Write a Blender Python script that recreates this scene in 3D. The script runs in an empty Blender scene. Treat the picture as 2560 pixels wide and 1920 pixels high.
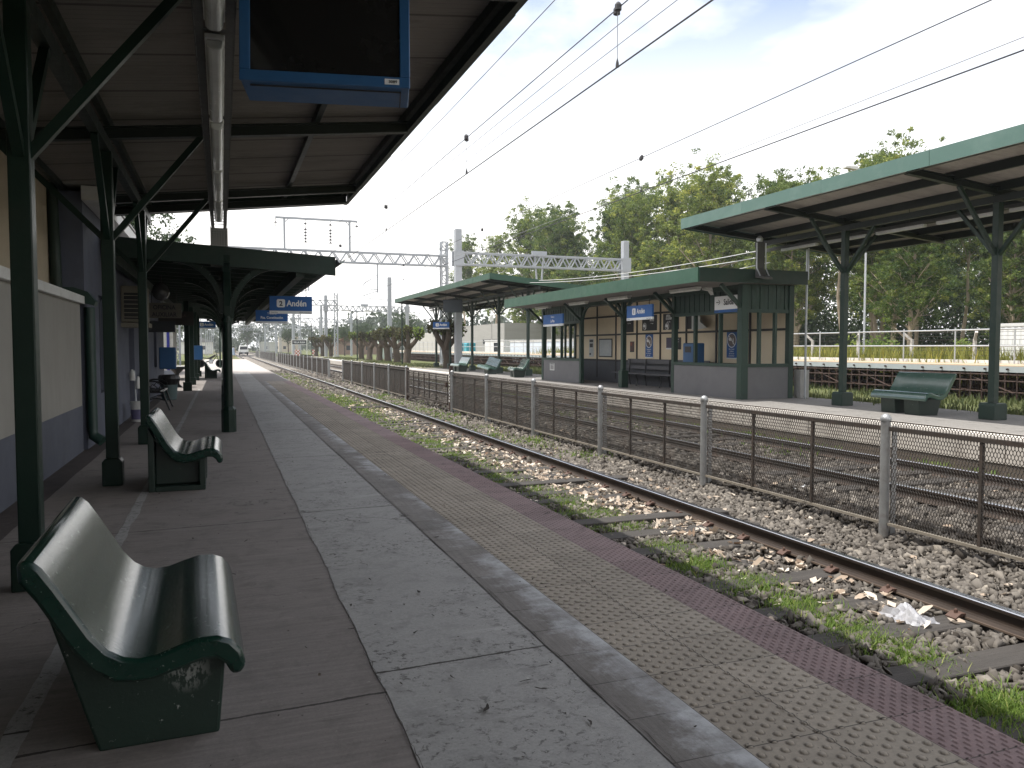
import bpy, bmesh, math, random
import numpy as np
from mathutils import Vector, Matrix
R = math.radians
random.seed(7); rng = np.random.default_rng(11)
sc = bpy.context.scene
COL = sc.collection
# ------------------------------------------------------------------ camera
TH, PH = R(20.3045), R(2.6874)
cam_d = bpy.data.cameras.new('camera'); cam = bpy.data.objects.new('camera', cam_d); COL.objects.link(cam)
cam_d.sensor_width = 36; cam_d.lens = 27.5625; cam_d.clip_start = .05; cam_d.clip_end = 4000
f_ = Vector((math.sin(TH)*math.cos(PH), math.cos(TH)*math.cos(PH), -math.sin(PH)))
r_ = Vector((math.cos(TH), -math.sin(TH), 0)); u_ = r_.cross(f_)
m_ = Matrix((r_, u_, -f_)).transposed().to_4x4(); m_.translation = (0, 0, 1.5)
cam.matrix_world = m_
sc.camera = cam
# ------------------------------------------------------------------ light, sky, exposure
SUN_EL, SUN_AZ = 68.3, -72.0        # degrees; azimuth clockwise from +Y (along the track)
w = bpy.data.worlds.new('World'); sc.world = w; w.use_nodes = True
wn, wl = w.node_tree.nodes, w.node_tree.links
bg = wn['Background']; bg.inputs['Strength'].default_value = .13
sky = wn.new('ShaderNodeTexSky'); sky.sky_type = 'NISHITA'; sky.sun_disc = False
sky.sun_elevation = R(SUN_EL); sky.sun_rotation = R(SUN_AZ); sky.altitude = 20; sky.air_density = 1.0; sky.dust_density = 1.5; sky.ozone_density = 1.2
tc = wn.new('ShaderNodeTexCoord'); mp = wn.new('ShaderNodeMapping'); mp.inputs['Scale'].default_value = (1, 1, 2.6); mp.inputs['Location'].default_value = (.35, .1, .2)
nz = wn.new('ShaderNodeTexNoise'); nz.inputs['Scale'].default_value = 1.7; nz.inputs['Detail'].default_value = 7; nz.inputs['Roughness'].default_value = .55; nz.inputs['Distortion'].default_value = .35
cr = wn.new('ShaderNodeValToRGB'); cr.color_ramp.elements[0].position = .37; cr.color_ramp.elements[1].position = .60; cr.color_ramp.elements[0].color = (.12,.12,.12,1)
mx = wn.new('ShaderNodeMixRGB'); mx.inputs[2].default_value = (8.9, 8.7, 8.45, 1)
wl.new(tc.outputs['Generated'], mp.inputs['Vector']); wl.new(mp.outputs[0], nz.inputs['Vector']); wl.new(nz.outputs['Fac'], cr.inputs[0])
sx = wn.new('ShaderNodeSeparateXYZ'); wl.new(tc.outputs['Generated'], sx.inputs[0])
hz = wn.new('ShaderNodeMapRange'); hz.inputs['From Min'].default_value = .16; hz.inputs['From Max'].default_value = .42; hz.inputs['To Min'].default_value = 1; hz.inputs['To Max'].default_value = 0; wl.new(sx.outputs[2], hz.inputs['Value'])
mm = wn.new('ShaderNodeMath'); mm.operation = 'MAXIMUM'; wl.new(cr.outputs[0], mm.inputs[0]); wl.new(hz.outputs[0], mm.inputs[1]); wl.new(mm.outputs[0], mx.inputs[0]); wl.new(sky.outputs[0], mx.inputs[1]); wl.new(mx.outputs[0], bg.inputs['Color'])
sun_d = bpy.data.lights.new('sun', 'SUN'); sun = bpy.data.objects.new('sun', sun_d); COL.objects.link(sun)
sun_d.energy = 3.7; sun_d.angle = R(.6); sun_d.color = (1, .97, .91)
sdir = Vector((math.sin(R(SUN_AZ))*math.cos(R(SUN_EL)), math.cos(R(SUN_AZ))*math.cos(R(SUN_EL)), math.sin(R(SUN_EL))))
sun.rotation_euler = sdir.to_track_quat('Z', 'Y').to_euler()
sc.view_settings.view_transform = 'Standard'; sc.view_settings.look = 'None'; sc.view_settings.exposure = .74; sc.view_settings.gamma = 1
sc.cycles.max_bounces = 8; sc.cycles.diffuse_bounces = 4; sc.cycles.glossy_bounces = 3; sc.cycles.transmission_bounces = 3; sc.cycles.transparent_max_bounces = 8
sc.cycles.use_denoising = True

# ------------------------------------------------------------------ mesh helpers
class MB:
    def __init__(s): s.v = []; s.f = []; s.m = []
    def add(s, v, f, m=0):
        n = len(s.v); s.v += [tuple(p) for p in v]; s.f += [tuple(i+n for i in q) for q in f]; s.m += [m]*len(f); return s
    def box(s, x0, x1, y0, y1, z0, z1, m=0):
        return s.add([(x0,y0,z0),(x1,y0,z0),(x1,y1,z0),(x0,y1,z0),(x0,y0,z1),(x1,y0,z1),(x1,y1,z1),(x0,y1,z1)],
                     [(0,3,2,1),(4,5,6,7),(0,1,5,4),(1,2,6,5),(2,3,7,6),(3,0,4,7)], m)
    def cbox(s, c, d, m=0):
        return s.box(c[0]-d[0]/2, c[0]+d[0]/2, c[1]-d[1]/2, c[1]+d[1]/2, c[2]-d[2]/2, c[2]+d[2]/2, m)
    def beam(s, a, b, wd, h=None, up=(0,0,1), m=0):
        a, b = Vector(a), Vector(b); h = h or wd; d = (b-a).normalized(); up = Vector(up)
        if abs(d.dot(up)) > .97: up = Vector((0,1,0))
        x = d.cross(up).normalized(); y = x.cross(d).normalized(); x *= wd/2; y *= h/2
        p = [a-x-y, a+x-y, a+x+y, a-x+y, b-x-y, b+x-y, b+x+y, b-x+y]
        return s.add(p, [(0,3,2,1),(4,5,6,7),(0,1,5,4),(1,2,6,5),(2,3,7,6),(3,0,4,7)], m)
    def tube(s, pts, r, n=8, cap=True, m=0):
        pts = [Vector(p) for p in pts]; k = len(pts); rr = r if hasattr(r, '__len__') else [r]*k
        base = len(s.v); ref = Vector((.3,.2,1))
        for i, p in enumerate(pts):
            d = (pts[min(i+1,k-1)]-pts[max(i-1,0)]).normalized()
            if abs(d.dot(ref.normalized())) > .95: ref = Vector((1,.1,.1))
            x = d.cross(ref).normalized(); y = d.cross(x)
            for j in range(n):
                a = 2*math.pi*j/n; s.v.append(tuple(p+x*math.cos(a)*rr[i]+y*math.sin(a)*rr[i]))
        for i in range(k-1):
            for j in range(n):
                a = base+i*n+j; b = base+i*n+(j+1)%n; s.f.append((a, b, b+n, a+n)); s.m.append(m)
        if cap:
            s.f.append(tuple(base+j for j in range(n))[::-1]); s.m.append(m); s.f.append(tuple(base+(k-1)*n+j for j in range(n))); s.m.append(m)
        return s
    def prism(s, poly, axis, a, b, m=0):   # poly in the two other axes, extruded from a to b
        def P(p, t): return (t,p[0],p[1]) if axis == 0 else ((p[0],t,p[1]) if axis == 1 else (p[0],p[1],t))
        n = len(poly); v = [P(p,a) for p in poly]+[P(p,b) for p in poly]
        f = [(i,(i+1)%n,(i+1)%n+n,i+n) for i in range(n)]+[tuple(range(n))[::-1], tuple(range(n,2*n))]
        return s.add(v, f, m)
    def lathe(s, prof, c=(0,0,0), n=16, m=0):
        base = len(s.v); k = len(prof)
        for r, z in prof:
            for j in range(n):
                a = 2*math.pi*j/n; s.v.append((c[0]+r*math.cos(a), c[1]+r*math.sin(a), c[2]+z))
        for i in range(k-1):
            for j in range(n):
                a = base+i*n+j; b = base+i*n+(j+1)%n; s.f.append((a,b,b+n,a+n)); s.m.append(m)
        s.f.append(tuple(base+j for j in range(n))[::-1]); s.m.append(m); s.f.append(tuple(base+(k-1)*n+j for j in range(n))); s.m.append(m)
        return s
    def quad(s, *p, m=0): return s.add(p, [tuple(range(len(p)))], m)

def link(o): COL.objects.link(o); return o
def finish(me, mats, smooth):
    for m in (mats if isinstance(mats, (list, tuple)) else [mats]): me.materials.append(m)
    if smooth:
        me.polygons.foreach_set('use_smooth', [True]*len(me.polygons))
        me.set_sharp_from_angle(angle=R(40))
def obj(name, mb, mat, parent=None, smooth=False, bevel=0):
    """one mesh object; geometry is given in world coordinates unless the parent still stands at the origin"""
    me = bpy.data.meshes.new(name); v = mb.v
    off = Vector((0,0,0)); p = parent
    while p is not None: off = off + p.location; p = p.parent
    if off.length > 0: v = [(a[0]-off.x, a[1]-off.y, a[2]-off.z) for a in v]
    me.from_pydata(v, [], mb.f)
    if isinstance(mat, (list, tuple)): me.polygons.foreach_set('material_index', mb.m)
    bm = bmesh.new(); bm.from_mesh(me); bmesh.ops.recalc_face_normals(bm, faces=bm.faces); bm.to_mesh(me); bm.free()
    finish(me, mat, smooth); me.update()
    o = link(bpy.data.objects.new(name, me)); o.parent = parent
    if bevel:
        b = o.modifiers.new('bevel', 'BEVEL'); b.width = bevel; b.segments = 2; b.limit_method = 'ANGLE'; b.angle_limit = R(40)
    return o
def npobj(name, V, F, mat, tint=None, parent=None, smooth=False):
    me = bpy.data.meshes.new(name); V = np.asarray(V, np.float32); F = np.asarray(F, np.int32); k = F.shape[1]
    off = Vector((0,0,0)); p = parent
    while p is not None: off = off + p.location; p = p.parent
    if off.length > 0: V = V-np.array(off, np.float32)
    me.vertices.add(len(V)); me.vertices.foreach_set('co', V.ravel()); me.loops.add(F.size); me.loops.foreach_set('vertex_index', F.ravel())
    me.polygons.add(len(F)); me.polygons.foreach_set('loop_start', np.arange(0, F.size, k, dtype=np.int32)); me.polygons.foreach_set('loop_total', np.full(len(F), k, np.int32))
    me.update(calc_edges=True)
    if tint is not None:
        a = me.attributes.new('tint', 'FLOAT', 'POINT'); a.data.foreach_set('value', np.asarray(tint, np.float32))
    finish(me, mat, smooth)
    o = link(bpy.data.objects.new(name, me)); o.parent = parent; return o
def tag(o, label, cat, group=None):
    o['label'] = label; o['category'] = cat
    if group: o['group'] = group
    return o
def thing(name, label, cat, loc=(0,0,0), group=None):
    o = link(bpy.data.objects.new(name, None)); o.location = loc; o.empty_display_size = .2
    return tag(o, label, cat, group)
def kind(o, k): o['kind'] = k; return o
def dup(root, loc=None, rotz=None, label=None, group=None, scale=None):
    def cp(o, par):
        c = o.copy(); COL.objects.link(c); c.parent = par
        for ch in list(o.children): cp(ch, c)
        return c
    r = cp(root, None)
    if loc is not None: r.location = loc
    if rotz is not None: r.rotation_euler = (0, 0, rotz)
    if scale is not None: r.scale = (scale,)*3 if not hasattr(scale, '__len__') else scale
    if label: r['label'] = label
    if group: r['group'] = group
    return r
def text_geo(body, size, bold=0.0, align='LEFT', squeeze=1.0):
    cu = bpy.data.curves.new('txt', 'FONT'); cu.body = body; cu.size = size; cu.align_x = align; cu.offset = bold*size; cu.resolution_u = 3
    o = bpy.data.objects.new('txt', cu); COL.objects.link(o)
    dg = bpy.context.evaluated_depsgraph_get(); me = bpy.data.meshes.new_from_object(o.evaluated_get(dg))
    v = [(p.co.x*squeeze, p.co.y) for p in me.vertices]; f = [tuple(p.vertices) for p in me.polygons]
    bpy.data.objects.remove(o); bpy.data.curves.remove(cu); bpy.data.meshes.remove(me)
    return v, f
def put_text(mb, body, x, z, y, size, bold=.02, align='LEFT', squeeze=1.0, m=0):
    """lettering that faces -Y, baseline start at (x, z)"""
    v, f = text_geo(body, size, bold, align, squeeze)
    return mb.add([(x+a, y, z+b) for a, b in v], f, m)
def rounded(x0, x1, z0, z1, r, n=4):
    p = []
    for cx, cz, a0 in ((x1-r, z0+r, -90), (x1-r, z1-r, 0), (x0+r, z1-r, 90), (x0+r, z0+r, 180)):
        for i in range(n+1):
            a = R(a0+90*i/n); p.append((cx+r*math.cos(a), cz+r*math.sin(a)))
    return p

# ------------------------------------------------------------------ materials
def newmat(name):
    m = bpy.data.materials.new(name); m.use_nodes = True; nt = m.node_tree
    return m, nt, nt.nodes['Principled BSDF']
def mathn(nt, op, a, b=None, c=None):
    n = nt.nodes.new('ShaderNodeMath'); n.operation = op
    for i, x in enumerate((a, b, c)):
        if x is None: continue
        if isinstance(x, (int, float)): n.inputs[i].default_value = x
        else: nt.links.new(x, n.inputs[i])
    return n.outputs[0]
def noise(nt, vec, scale, detail=4, rough=.6, dist=0):
    n = nt.nodes.new('ShaderNodeTexNoise'); n.inputs['Scale'].default_value = scale; n.inputs['Detail'].default_value = detail
    n.inputs['Roughness'].default_value = rough; n.inputs['Distortion'].default_value = dist
    nt.links.new(vec, n.inputs['Vector']); return n.outputs['Fac']
def ramp(nt, fac, p0, p1, c0=(0,0,0,1), c1=(1,1,1,1)):
    n = nt.nodes.new('ShaderNodeValToRGB'); e = n.color_ramp.elements; e[0].position = p0; e[1].position = p1; e[0].color = c0; e[1].color = c1
    nt.links.new(fac, n.inputs[0]); return n.outputs[0]
def mix(nt, fac, a, b, mode='MIX'):
    n = nt.nodes.new('ShaderNodeMixRGB'); n.blend_type = mode
    for i, x in enumerate((fac, a, b)):
        if isinstance(x, (int, float)): n.inputs[i].default_value = x
        elif isinstance(x, tuple): n.inputs[i].default_value = (*x[:3], 1)
        else: nt.links.new(x, n.inputs[i])
    return n.outputs[0]
def coords(nt, scale=(1,1,1), kind='Object', rnd=True):
    t = nt.nodes.new('ShaderNodeTexCoord'); mp = nt.nodes.new('ShaderNodeMapping'); mp.inputs['Scale'].default_value = scale
    nt.links.new(t.outputs[kind], mp.inputs['Vector'])
    if rnd:
        oi = nt.nodes.new('ShaderNodeObjectInfo'); v = nt.nodes.new('ShaderNodeVectorMath'); v.operation = 'SCALE'
        v.inputs[0].default_value = (37, 19, 11); nt.links.new(oi.outputs['Random'], v.inputs['Scale']); nt.links.new(v.outputs[0], mp.inputs['Location'])
    return mp.outputs[0]
def bump(nt, bsdf, h, strength=.3, dist=.01, prev=None):
    n = nt.nodes.new('ShaderNodeBump'); n.inputs['Strength'].default_value = strength; n.inputs['Distance'].default_value = dist
    nt.links.new(h, n.inputs['Height'])
    if prev is not None: nt.links.new(prev, n.inputs['Normal'])
    nt.links.new(n.outputs[0], bsdf.inputs['Normal']); return n.outputs[0]
def mat(name, col, rough=.6, var=.25, scale=6, dirt=None, dirt_amt=.5, dirt_scale=2.5, bmp=.2, bscale=40, metal=0, spec=.5, stretch=(1,1,1), rvar=.15, coat=0, chips=None, chip_t=.7, chip_scale=14):
    m, nt, b = newmat(name); v = coords(nt, stretch)
    n1 = noise(nt, v, scale, 6, .65)
    c = mix(nt, n1, tuple(x*(1-var) for x in col), tuple(min(1, x*(1+var)) for x in col))
    if dirt is not None:
        d = ramp(nt, noise(nt, v, dirt_scale, 8, .7, .4), .48, .72); c = mix(nt, mathn(nt, 'MULTIPLY', d, dirt_amt), c, dirt)
    r = mathn(nt, 'MULTIPLY_ADD', noise(nt, v, scale*2.3, 4), rvar*2, rough-rvar)
    if chips is not None:
        k = ramp(nt, noise(nt, v, chip_scale, 9, .75), chip_t, chip_t+.03); c = mix(nt, k, c, chips); r = mix(nt, k, r, (.85,.85,.85))
    nt.links.new(c, b.inputs['Base Color']); nt.links.new(r, b.inputs['Roughness']); b.inputs['Metallic'].default_value = metal
    b.inputs['Specular IOR Level'].default_value = spec; b.inputs['Coat Weight'].default_value = coat; b.inputs['Coat Roughness'].default_value = .15
    if bmp: bump(nt, b, noise(nt, v, bscale, 6, .7), bmp, .008)
    return m
def tintmat(name, c0, c1, rough=.8, trans=0, c2=None, spec=.3, objvar=0):
    """colour runs over the per-piece attribute 'tint' (every leaf / stone its own colour)"""
    m, nt, b = newmat(name); a = nt.nodes.new('ShaderNodeAttribute'); a.attribute_name = 'tint'
    r = nt.nodes.new('ShaderNodeValToRGB'); e = r.color_ramp.elements; e[0].color = (*c0,1); e[1].color = (*c1,1)
    if c2: x = e.new(.62); x.color = (*c2,1)
    nt.links.new(a.outputs['Fac'], r.inputs[0]); c = r.outputs[0]
    if objvar:
        oi = nt.nodes.new('ShaderNodeObjectInfo'); h = nt.nodes.new('ShaderNodeHueSaturation')
        nt.links.new(mathn(nt, 'MULTIPLY_ADD', oi.outputs['Random'], -.030*objvar, .5+.015*objvar), h.inputs['Hue'])
        nt.links.new(mathn(nt, 'MULTIPLY_ADD', oi.outputs['Random'], .5*objvar, 1-.25*objvar), h.inputs['Value']); nt.links.new(c, h.inputs['Color']); c = h.outputs[0]
    nt.links.new(c, b.inputs['Base Color']); b.inputs['Roughness'].default_value = rough; b.inputs['Specular IOR Level'].default_value = spec
    if trans:
        t = nt.nodes.new('ShaderNodeBsdfTranslucent'); s = nt.nodes.new('ShaderNodeMixShader'); s.inputs[0].default_value = trans
        nt.links.new(c, t.inputs['Color']); nt.links.new(b.outputs[0], s.inputs[1]); nt.links.new(t.outputs[0], s.inputs[2]); nt.links.new(s.outputs[0], nt.nodes['Material Output'].inputs['Surface'])
    return m

GREEN = (.010, .048, .026)
M_post = mat('green_post_paint', (.0055,.019,.0125), .38, .3, 5, (.02,.028,.02), .35, 3, .12, 30, rvar=.1, chips=(.30,.31,.28), chip_t=.69, spec=.3)
M_post_r = mat('green_paint_weathered', (.0075,.026,.018), .5, .3, 5, (.045,.05,.04), .35, 3, .15, 30, chips=(.30,.32,.28), chip_t=.665)
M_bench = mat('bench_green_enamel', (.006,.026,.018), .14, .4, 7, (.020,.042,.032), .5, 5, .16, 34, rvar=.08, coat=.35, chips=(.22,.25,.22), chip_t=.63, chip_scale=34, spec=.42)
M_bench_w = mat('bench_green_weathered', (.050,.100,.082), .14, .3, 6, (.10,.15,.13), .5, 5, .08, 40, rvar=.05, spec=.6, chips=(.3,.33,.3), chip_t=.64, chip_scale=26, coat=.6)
M_bench_foot = mat('bench_foot_green', (.0045,.017,.011), .45, .3, 6, (.02,.028,.022), .4, 4, .2, 45, chips=(.28,.29,.26), chip_t=.655, chip_scale=26)
M_fascia_a = mat('fascia_pale_green', (.078,.150,.124), .42, .14, 1.2, (.14,.215,.185), .6, 1.5, .15, 9, rvar=.1)
M_fascia_s = mat('fascia_dark_green', (.020,.072,.042), .5, .3, 2, (.055,.11,.08), .5, 2.5, .4, 9)
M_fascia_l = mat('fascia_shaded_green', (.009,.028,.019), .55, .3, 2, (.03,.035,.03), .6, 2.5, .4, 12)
def under(name, c0, c1, grime_shade, lo=.55):
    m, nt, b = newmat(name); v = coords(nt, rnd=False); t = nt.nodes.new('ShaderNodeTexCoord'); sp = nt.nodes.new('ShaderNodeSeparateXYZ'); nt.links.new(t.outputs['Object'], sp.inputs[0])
    c = mix(nt, noise(nt, v, 1.1, 8, .7, .4), c0, c1); c = mix(nt, mathn(nt, 'MULTIPLY', ramp(nt, noise(nt, coords(nt, (.35,1.4,1), rnd=False), 1.3, 8, .75, .5), .5, .72), .6), c, grime_shade)
    sn = mathn(nt, 'SINE', mathn(nt, 'MULTIPLY_ADD', sp.outputs['Y'], 2*math.pi/.085, noise(nt, v, 2.5, 3))); groove_shade = mathn(nt, 'MULTIPLY', ramp(nt, sn, .1, .95), ramp(nt, noise(nt, coords(nt, (.5,3,1), rnd=False), 1.2, 6, .7), .3, .65))  # sine stripes put the corrugation's shading lines into the colour
    c = mix(nt, mathn(nt, 'MULTIPLY', groove_shade, lo), c, grime_shade); lap = mathn(nt, 'LESS_THAN', mathn(nt, 'PINGPONG', sp.outputs['Y'], .51), .012); c = mix(nt, mathn(nt, 'MULTIPLY', lap, .6), c, tuple(x*.5 for x in grime_shade))
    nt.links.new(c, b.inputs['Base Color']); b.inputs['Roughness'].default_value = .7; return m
M_under = mat('corrugated_zinc_painted_old', (.13,.118,.108), .7, .22, 1.3, (.07,.058,.05), .6, 1.1, .1, 40)
M_under2 = mat('corrugated_cream_old', (.24,.215,.19), .7, .2, 1.3, (.12,.10,.085), .5, 1.1, .1, 40)
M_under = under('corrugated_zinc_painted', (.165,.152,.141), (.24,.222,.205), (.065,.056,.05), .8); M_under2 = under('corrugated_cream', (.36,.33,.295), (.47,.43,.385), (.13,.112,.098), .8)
M_steel_dark = mat('beam_dark_green', (.008,.015,.012), .5, .3, 5, (.025,.022,.02), .4, 3, .1)
M_wood_dark = mat('old_green_wood', (.008,.024,.016), .6, .35, 5, (.03,.03,.025), .5, 4, .3, 25, stretch=(1,1,.3))
M_cream = mat('cream_render', (.275,.265,.240), .85, .2, 1.2, (.215,.20,.175), .6, .9, .2, 45, stretch=(1,1,.45))
M_beige = mat('beige_render', (.44,.37,.27), .85, .12, 1.0, (.30,.25,.19), .6, 1.1, .2, 45, stretch=(1,1,.4))
M_blue_dado = mat('blue_grey_dado', (.088,.096,.122), .75, .15, 1.5, (.062,.068,.085), .65, 1.6, .2, 45, chips=(.26,.27,.28), chip_t=.70)
M_blue_wall = mat('blue_grey_wall', (.10,.11,.15), .75, .2, 1.2, (.06,.065,.08), .5, 1.5, .15, 40)
M_white = mat('white_paint', (.72,.72,.70), .5, .08, 2, (.5,.48,.44), .4, 3, .06, 30)
M_white_weath = mat('weathered_white', (.60,.60,.58), .6, .15, 2, (.36,.33,.28), .5, 3, .1, 30)
M_galv = mat('galvanised_steel', (.46,.48,.50), .42, .12, 5, (.34,.34,.34), .5, 3, .06, 30, metal=.55)
M_mast = mat('grey_mast_paint', (.36,.38,.41), .5, .1, 2, (.27,.28,.29), .5, 2, .05, 30, metal=.2)
M_fpost = mat('fence_post_galvanised', (.34,.345,.345), .42, .2, 7, (.18,.15,.12), .55, 4, .1, 40, metal=.5)
M_frust = mat('fence_dark_steel', (.060,.050,.043), .6, .4, 9, (.12,.075,.05), .5, 6, .2, 50, metal=.3)
M_mesh = mat('expanded_mesh_steel', (.06,.053,.046), .6, .35, 6, (.10,.06,.04), .5, 3, 0, metal=.3)
M_rust = mat('rusty_scaffold_tube', (.045,.024,.017), .7, .4, 6, (.12,.08,.06), .5, 4, .2, 40)
M_rail = mat('rail_rust', (.034,.024,.019), .6, .35, 9, (.07,.045,.03), .5, 5, .2, 50, stretch=(1,.2,1))
M_railfoot = mat('rail_foot_rust', (.115,.083,.062), .75, .35, 9, (.07,.05,.04), .5, 5, .2, 50, stretch=(1,.2,1))
M_railtop = mat('rail_polished_steel', (.56,.57,.60), .22, .12, 3, (.25,.22,.2), .35, 6, .04, 80, metal=1, stretch=(6,.05,1), rvar=.08)
M_clip = mat('rail_clip_rust', (.095,.052,.038), .75, .35, 20, (.08,.05,.035), .5, 12, .2, 60)
M_sleeper = mat('weathered_sleeper', (.052,.046,.041), .9, .55, 5, (.032,.028,.025), .7, 6, .9, 18, stretch=(.2,3.5,1))
M_conc = mat('grey_concrete', (.34,.335,.32), .85, .15, 2, (.22,.21,.19), .5, 2.5, .25, 40)
M_conc_lt = mat('pale_concrete', (.52,.49,.45), .85, .12, 1.6, (.34,.31,.27), .5, 2, .25, 40)
M_conc_face = mat('platform_face_concrete', (.46,.42,.37), .9, .2, 3, (.17,.14,.115), .75, 2.2, .35, 30)
M_shelter_grey = mat('shelter_grey_render', (.138,.137,.142), .8, .12, 2, (.11,.11,.12), .5, 3, .25, 70, chips=(.45,.45,.44), chip_t=.80, chip_scale=30)
M_shelter_cream = mat('shelter_cream_board', (.72,.61,.44), .7, .07, 1.2, (.60,.50,.36), .4, 1.5, .05, 40)
M_batten = mat('dark_batten', (.022,.020,.018), .6, .2, 5)
M_blue = mat('sign_blue', (.014,.098,.32), .6, .06, 2, (.03,.1,.28), .3, 2, 0)
M_sign_white = mat('sign_white', (.74,.75,.76), .45, .04, 2, bmp=0)
M_ink = mat('sign_ink', (.025,.028,.034), .5, .1, 2, bmp=0)
M_bluebox = mat('blue_enamel', (.024,.105,.26), .42, .12, 3, (.02,.07,.16), .4, 3, .06)
M_screen = mat('dark_screen', (.012,.012,.012), .12, .2, 2, (.03,.03,.028), .3, 4, 0, rvar=.05)
M_black = mat('black_plastic', (.012,.012,.013), .4, .3, 6, bmp=.3, bscale=12)
M_iron = mat('black_iron', (.012,.013,.014), .4, .3, 9, bmp=.1)
M_glass = mat('dark_window_glass', (.020,.024,.030), .1, .2, 3, bmp=0, rvar=.04)
M_bark = mat('eucalyptus_bark', (.40,.32,.24), .9, .35, 2, (.16,.12,.09), .7, 3, .4, 12, stretch=(1,1,.3))
M_bark_d = mat('dark_bark', (.085,.066,.050), .95, .4, 3, (.04,.032,.026), .6, 4, .8, 10, stretch=(1,1,.4))
M_leaf = tintmat('eucalyptus_leaf', (.045,.086,.021), (.40,.42,.088), .55, .46, (.160,.215,.046), objvar=1)
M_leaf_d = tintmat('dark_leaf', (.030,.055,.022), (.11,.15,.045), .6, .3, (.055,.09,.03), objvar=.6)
M_leaf_far = tintmat('far_leaf', (.045,.065,.045), (.10,.125,.075), .8, .2)
M_leaf_y = tintmat('young_green_leaf', (.09,.16,.03), (.30,.36,.08), .6, .4)
M_leaf_b = tintmat('dry_brown_leaf', (.035,.036,.018), (.16,.135,.070), .8, .25, (.075,.075,.032))
M_grass = tintmat('grass_blade', (.075,.135,.025), (.34,.36,.11), .6, .42, (.165,.25,.045))
M_grass_far = tintmat('grass_far_blade', (.045,.062,.022), (.18,.18,.075), .7, .25, (.090,.108,.036))
M_weed = tintmat('yellow_weed', (.11,.13,.03), (.42,.36,.08), .7, .35, (.24,.24,.05))
M_stone = tintmat('ballast_stone', (.058,.050,.043), (.345,.305,.255), .9, 0, (.180,.162,.142), spec=.2)
M_dry = tintmat('dry_leaf', (.17,.105,.065), (.76,.68,.58), .8, .2, (.50,.405,.315))
M_debris = tintmat('dark_debris', (.025,.020,.017), (.10,.075,.055), .9)
def water_tank(): pass
def concrete_ground(name, c0, c1, stain, brush=None, pits=0.0, rough=.85, joint_y=None, joint0=0, ring=None, tile=None, tilevar=.2, jointcol=(.05,.045,.04), dust=None):
    m, nt, b = newmat(name); v = coords(nt, rnd=False)
    c = mix(nt, noise(nt, v, 1.3, 8, .65, .3), c0, c1)
    c = mix(nt, mathn(nt, 'MULTIPLY', ramp(nt, noise(nt, v, .55, 8, .7, .6), .42, .70), .65), c, stain)
    c = mix(nt, .45, c, mix(nt, noise(nt, v, 60, 3, .7), tuple(x*.5 for x in c0), tuple(min(1,x*1.4) for x in c1)))
    c = mix(nt, mathn(nt, 'MULTIPLY', ramp(nt, noise(nt, v, 4.2, 9, .72, .5), .50, .66), .5), c, tuple(x*.62 for x in c0))
    c = mix(nt, mathn(nt, 'MULTIPLY', ramp(nt, noise(nt, coords(nt, (.6,4.5,1), rnd=False), 1.6, 9, .75, .8), .56, .70), .35), c, tuple(min(1,x*1.35) for x in c1))
    spk = ramp(nt, noise(nt, v, 44, 3, .55), .69, .72); c = mix(nt, mathn(nt, 'MULTIPLY', spk, .75), c, (.04,.035,.03))
    lsp = ramp(nt, noise(nt, v, 31, 3, .5), .735, .75); c = mix(nt, mathn(nt, 'MULTIPLY', lsp, .5), c, (.5,.48,.45))
    vc = nt.nodes.new('ShaderNodeTexVoronoi'); vc.feature = 'DISTANCE_TO_EDGE'; vc.inputs['Scale'].default_value = .55
    dv = nt.nodes.new('ShaderNodeVectorMath'); dv.operation = 'ADD'; nv = nt.nodes.new('ShaderNodeTexNoise'); nv.inputs['Scale'].default_value = 2.2; nv.inputs['Detail'].default_value = 7; nt.links.new(v, nv.inputs['Vector']); nt.links.new(v, dv.inputs[0]); nt.links.new(nv.outputs['Color'], dv.inputs[1]); nt.links.new(dv.outputs[0], vc.inputs['Vector'])
    crk = mathn(nt, 'MULTIPLY', mathn(nt, 'LESS_THAN', vc.outputs['Distance'], .0035), ramp(nt, noise(nt, v, .8, 3), .5, .58)); c = mix(nt, mathn(nt, 'MULTIPLY', crk, .7), c, (.045,.04,.035))
    h = noise(nt, v, 90, 4, .7); sep = nt.nodes.new('ShaderNodeSeparateXYZ'); nt.links.new(v, sep.inputs[0])
    if brush:
        v2 = coords(nt, brush, rnd=False); bn = noise(nt, v2, 5, 5, .7, .1); c = mix(nt, .26, c, mix(nt, ramp(nt, bn, .3, .7), tuple(x*.55 for x in c0), tuple(min(1,x*1.3) for x in c1)))
        h = mathn(nt, 'ADD', h, mathn(nt, 'MULTIPLY', bn, 1.6))
    if pits:
        p = ramp(nt, noise(nt, v, 22, 7, .75, .5), .545, .60); z = ramp(nt, noise(nt, v, 1.5, 5, .65), .43, .60); pp = mathn(nt, 'MULTIPLY', p, z)
        c = mix(nt, mathn(nt, 'MULTIPLY', pp, pits), c, (.055,.050,.046)); h = mathn(nt, 'SUBTRACT', h, mathn(nt, 'MULTIPLY', pp, 3))
    if joint_y:
        wob = mathn(nt, 'MULTIPLY', mathn(nt, 'SUBTRACT', noise(nt, v, 3.5, 5, .7), .5), .035)
        yy = mathn(nt, 'ADD', mathn(nt, 'SUBTRACT', sep.outputs['Y'], joint0), mathn(nt, 'ADD', wob, mathn(nt, 'MULTIPLY', sep.outputs['X'], -.05)))
        d = mathn(nt, 'PINGPONG', yy, joint_y/2); j = mathn(nt, 'LESS_THAN', d, mathn(nt, 'MULTIPLY_ADD', noise(nt, v, 9, 3), .024, -.004))
        c = mix(nt, j, c, jointcol); h = mathn(nt, 'SUBTRACT', h, mathn(nt, 'MULTIPLY', j, 5))
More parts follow.
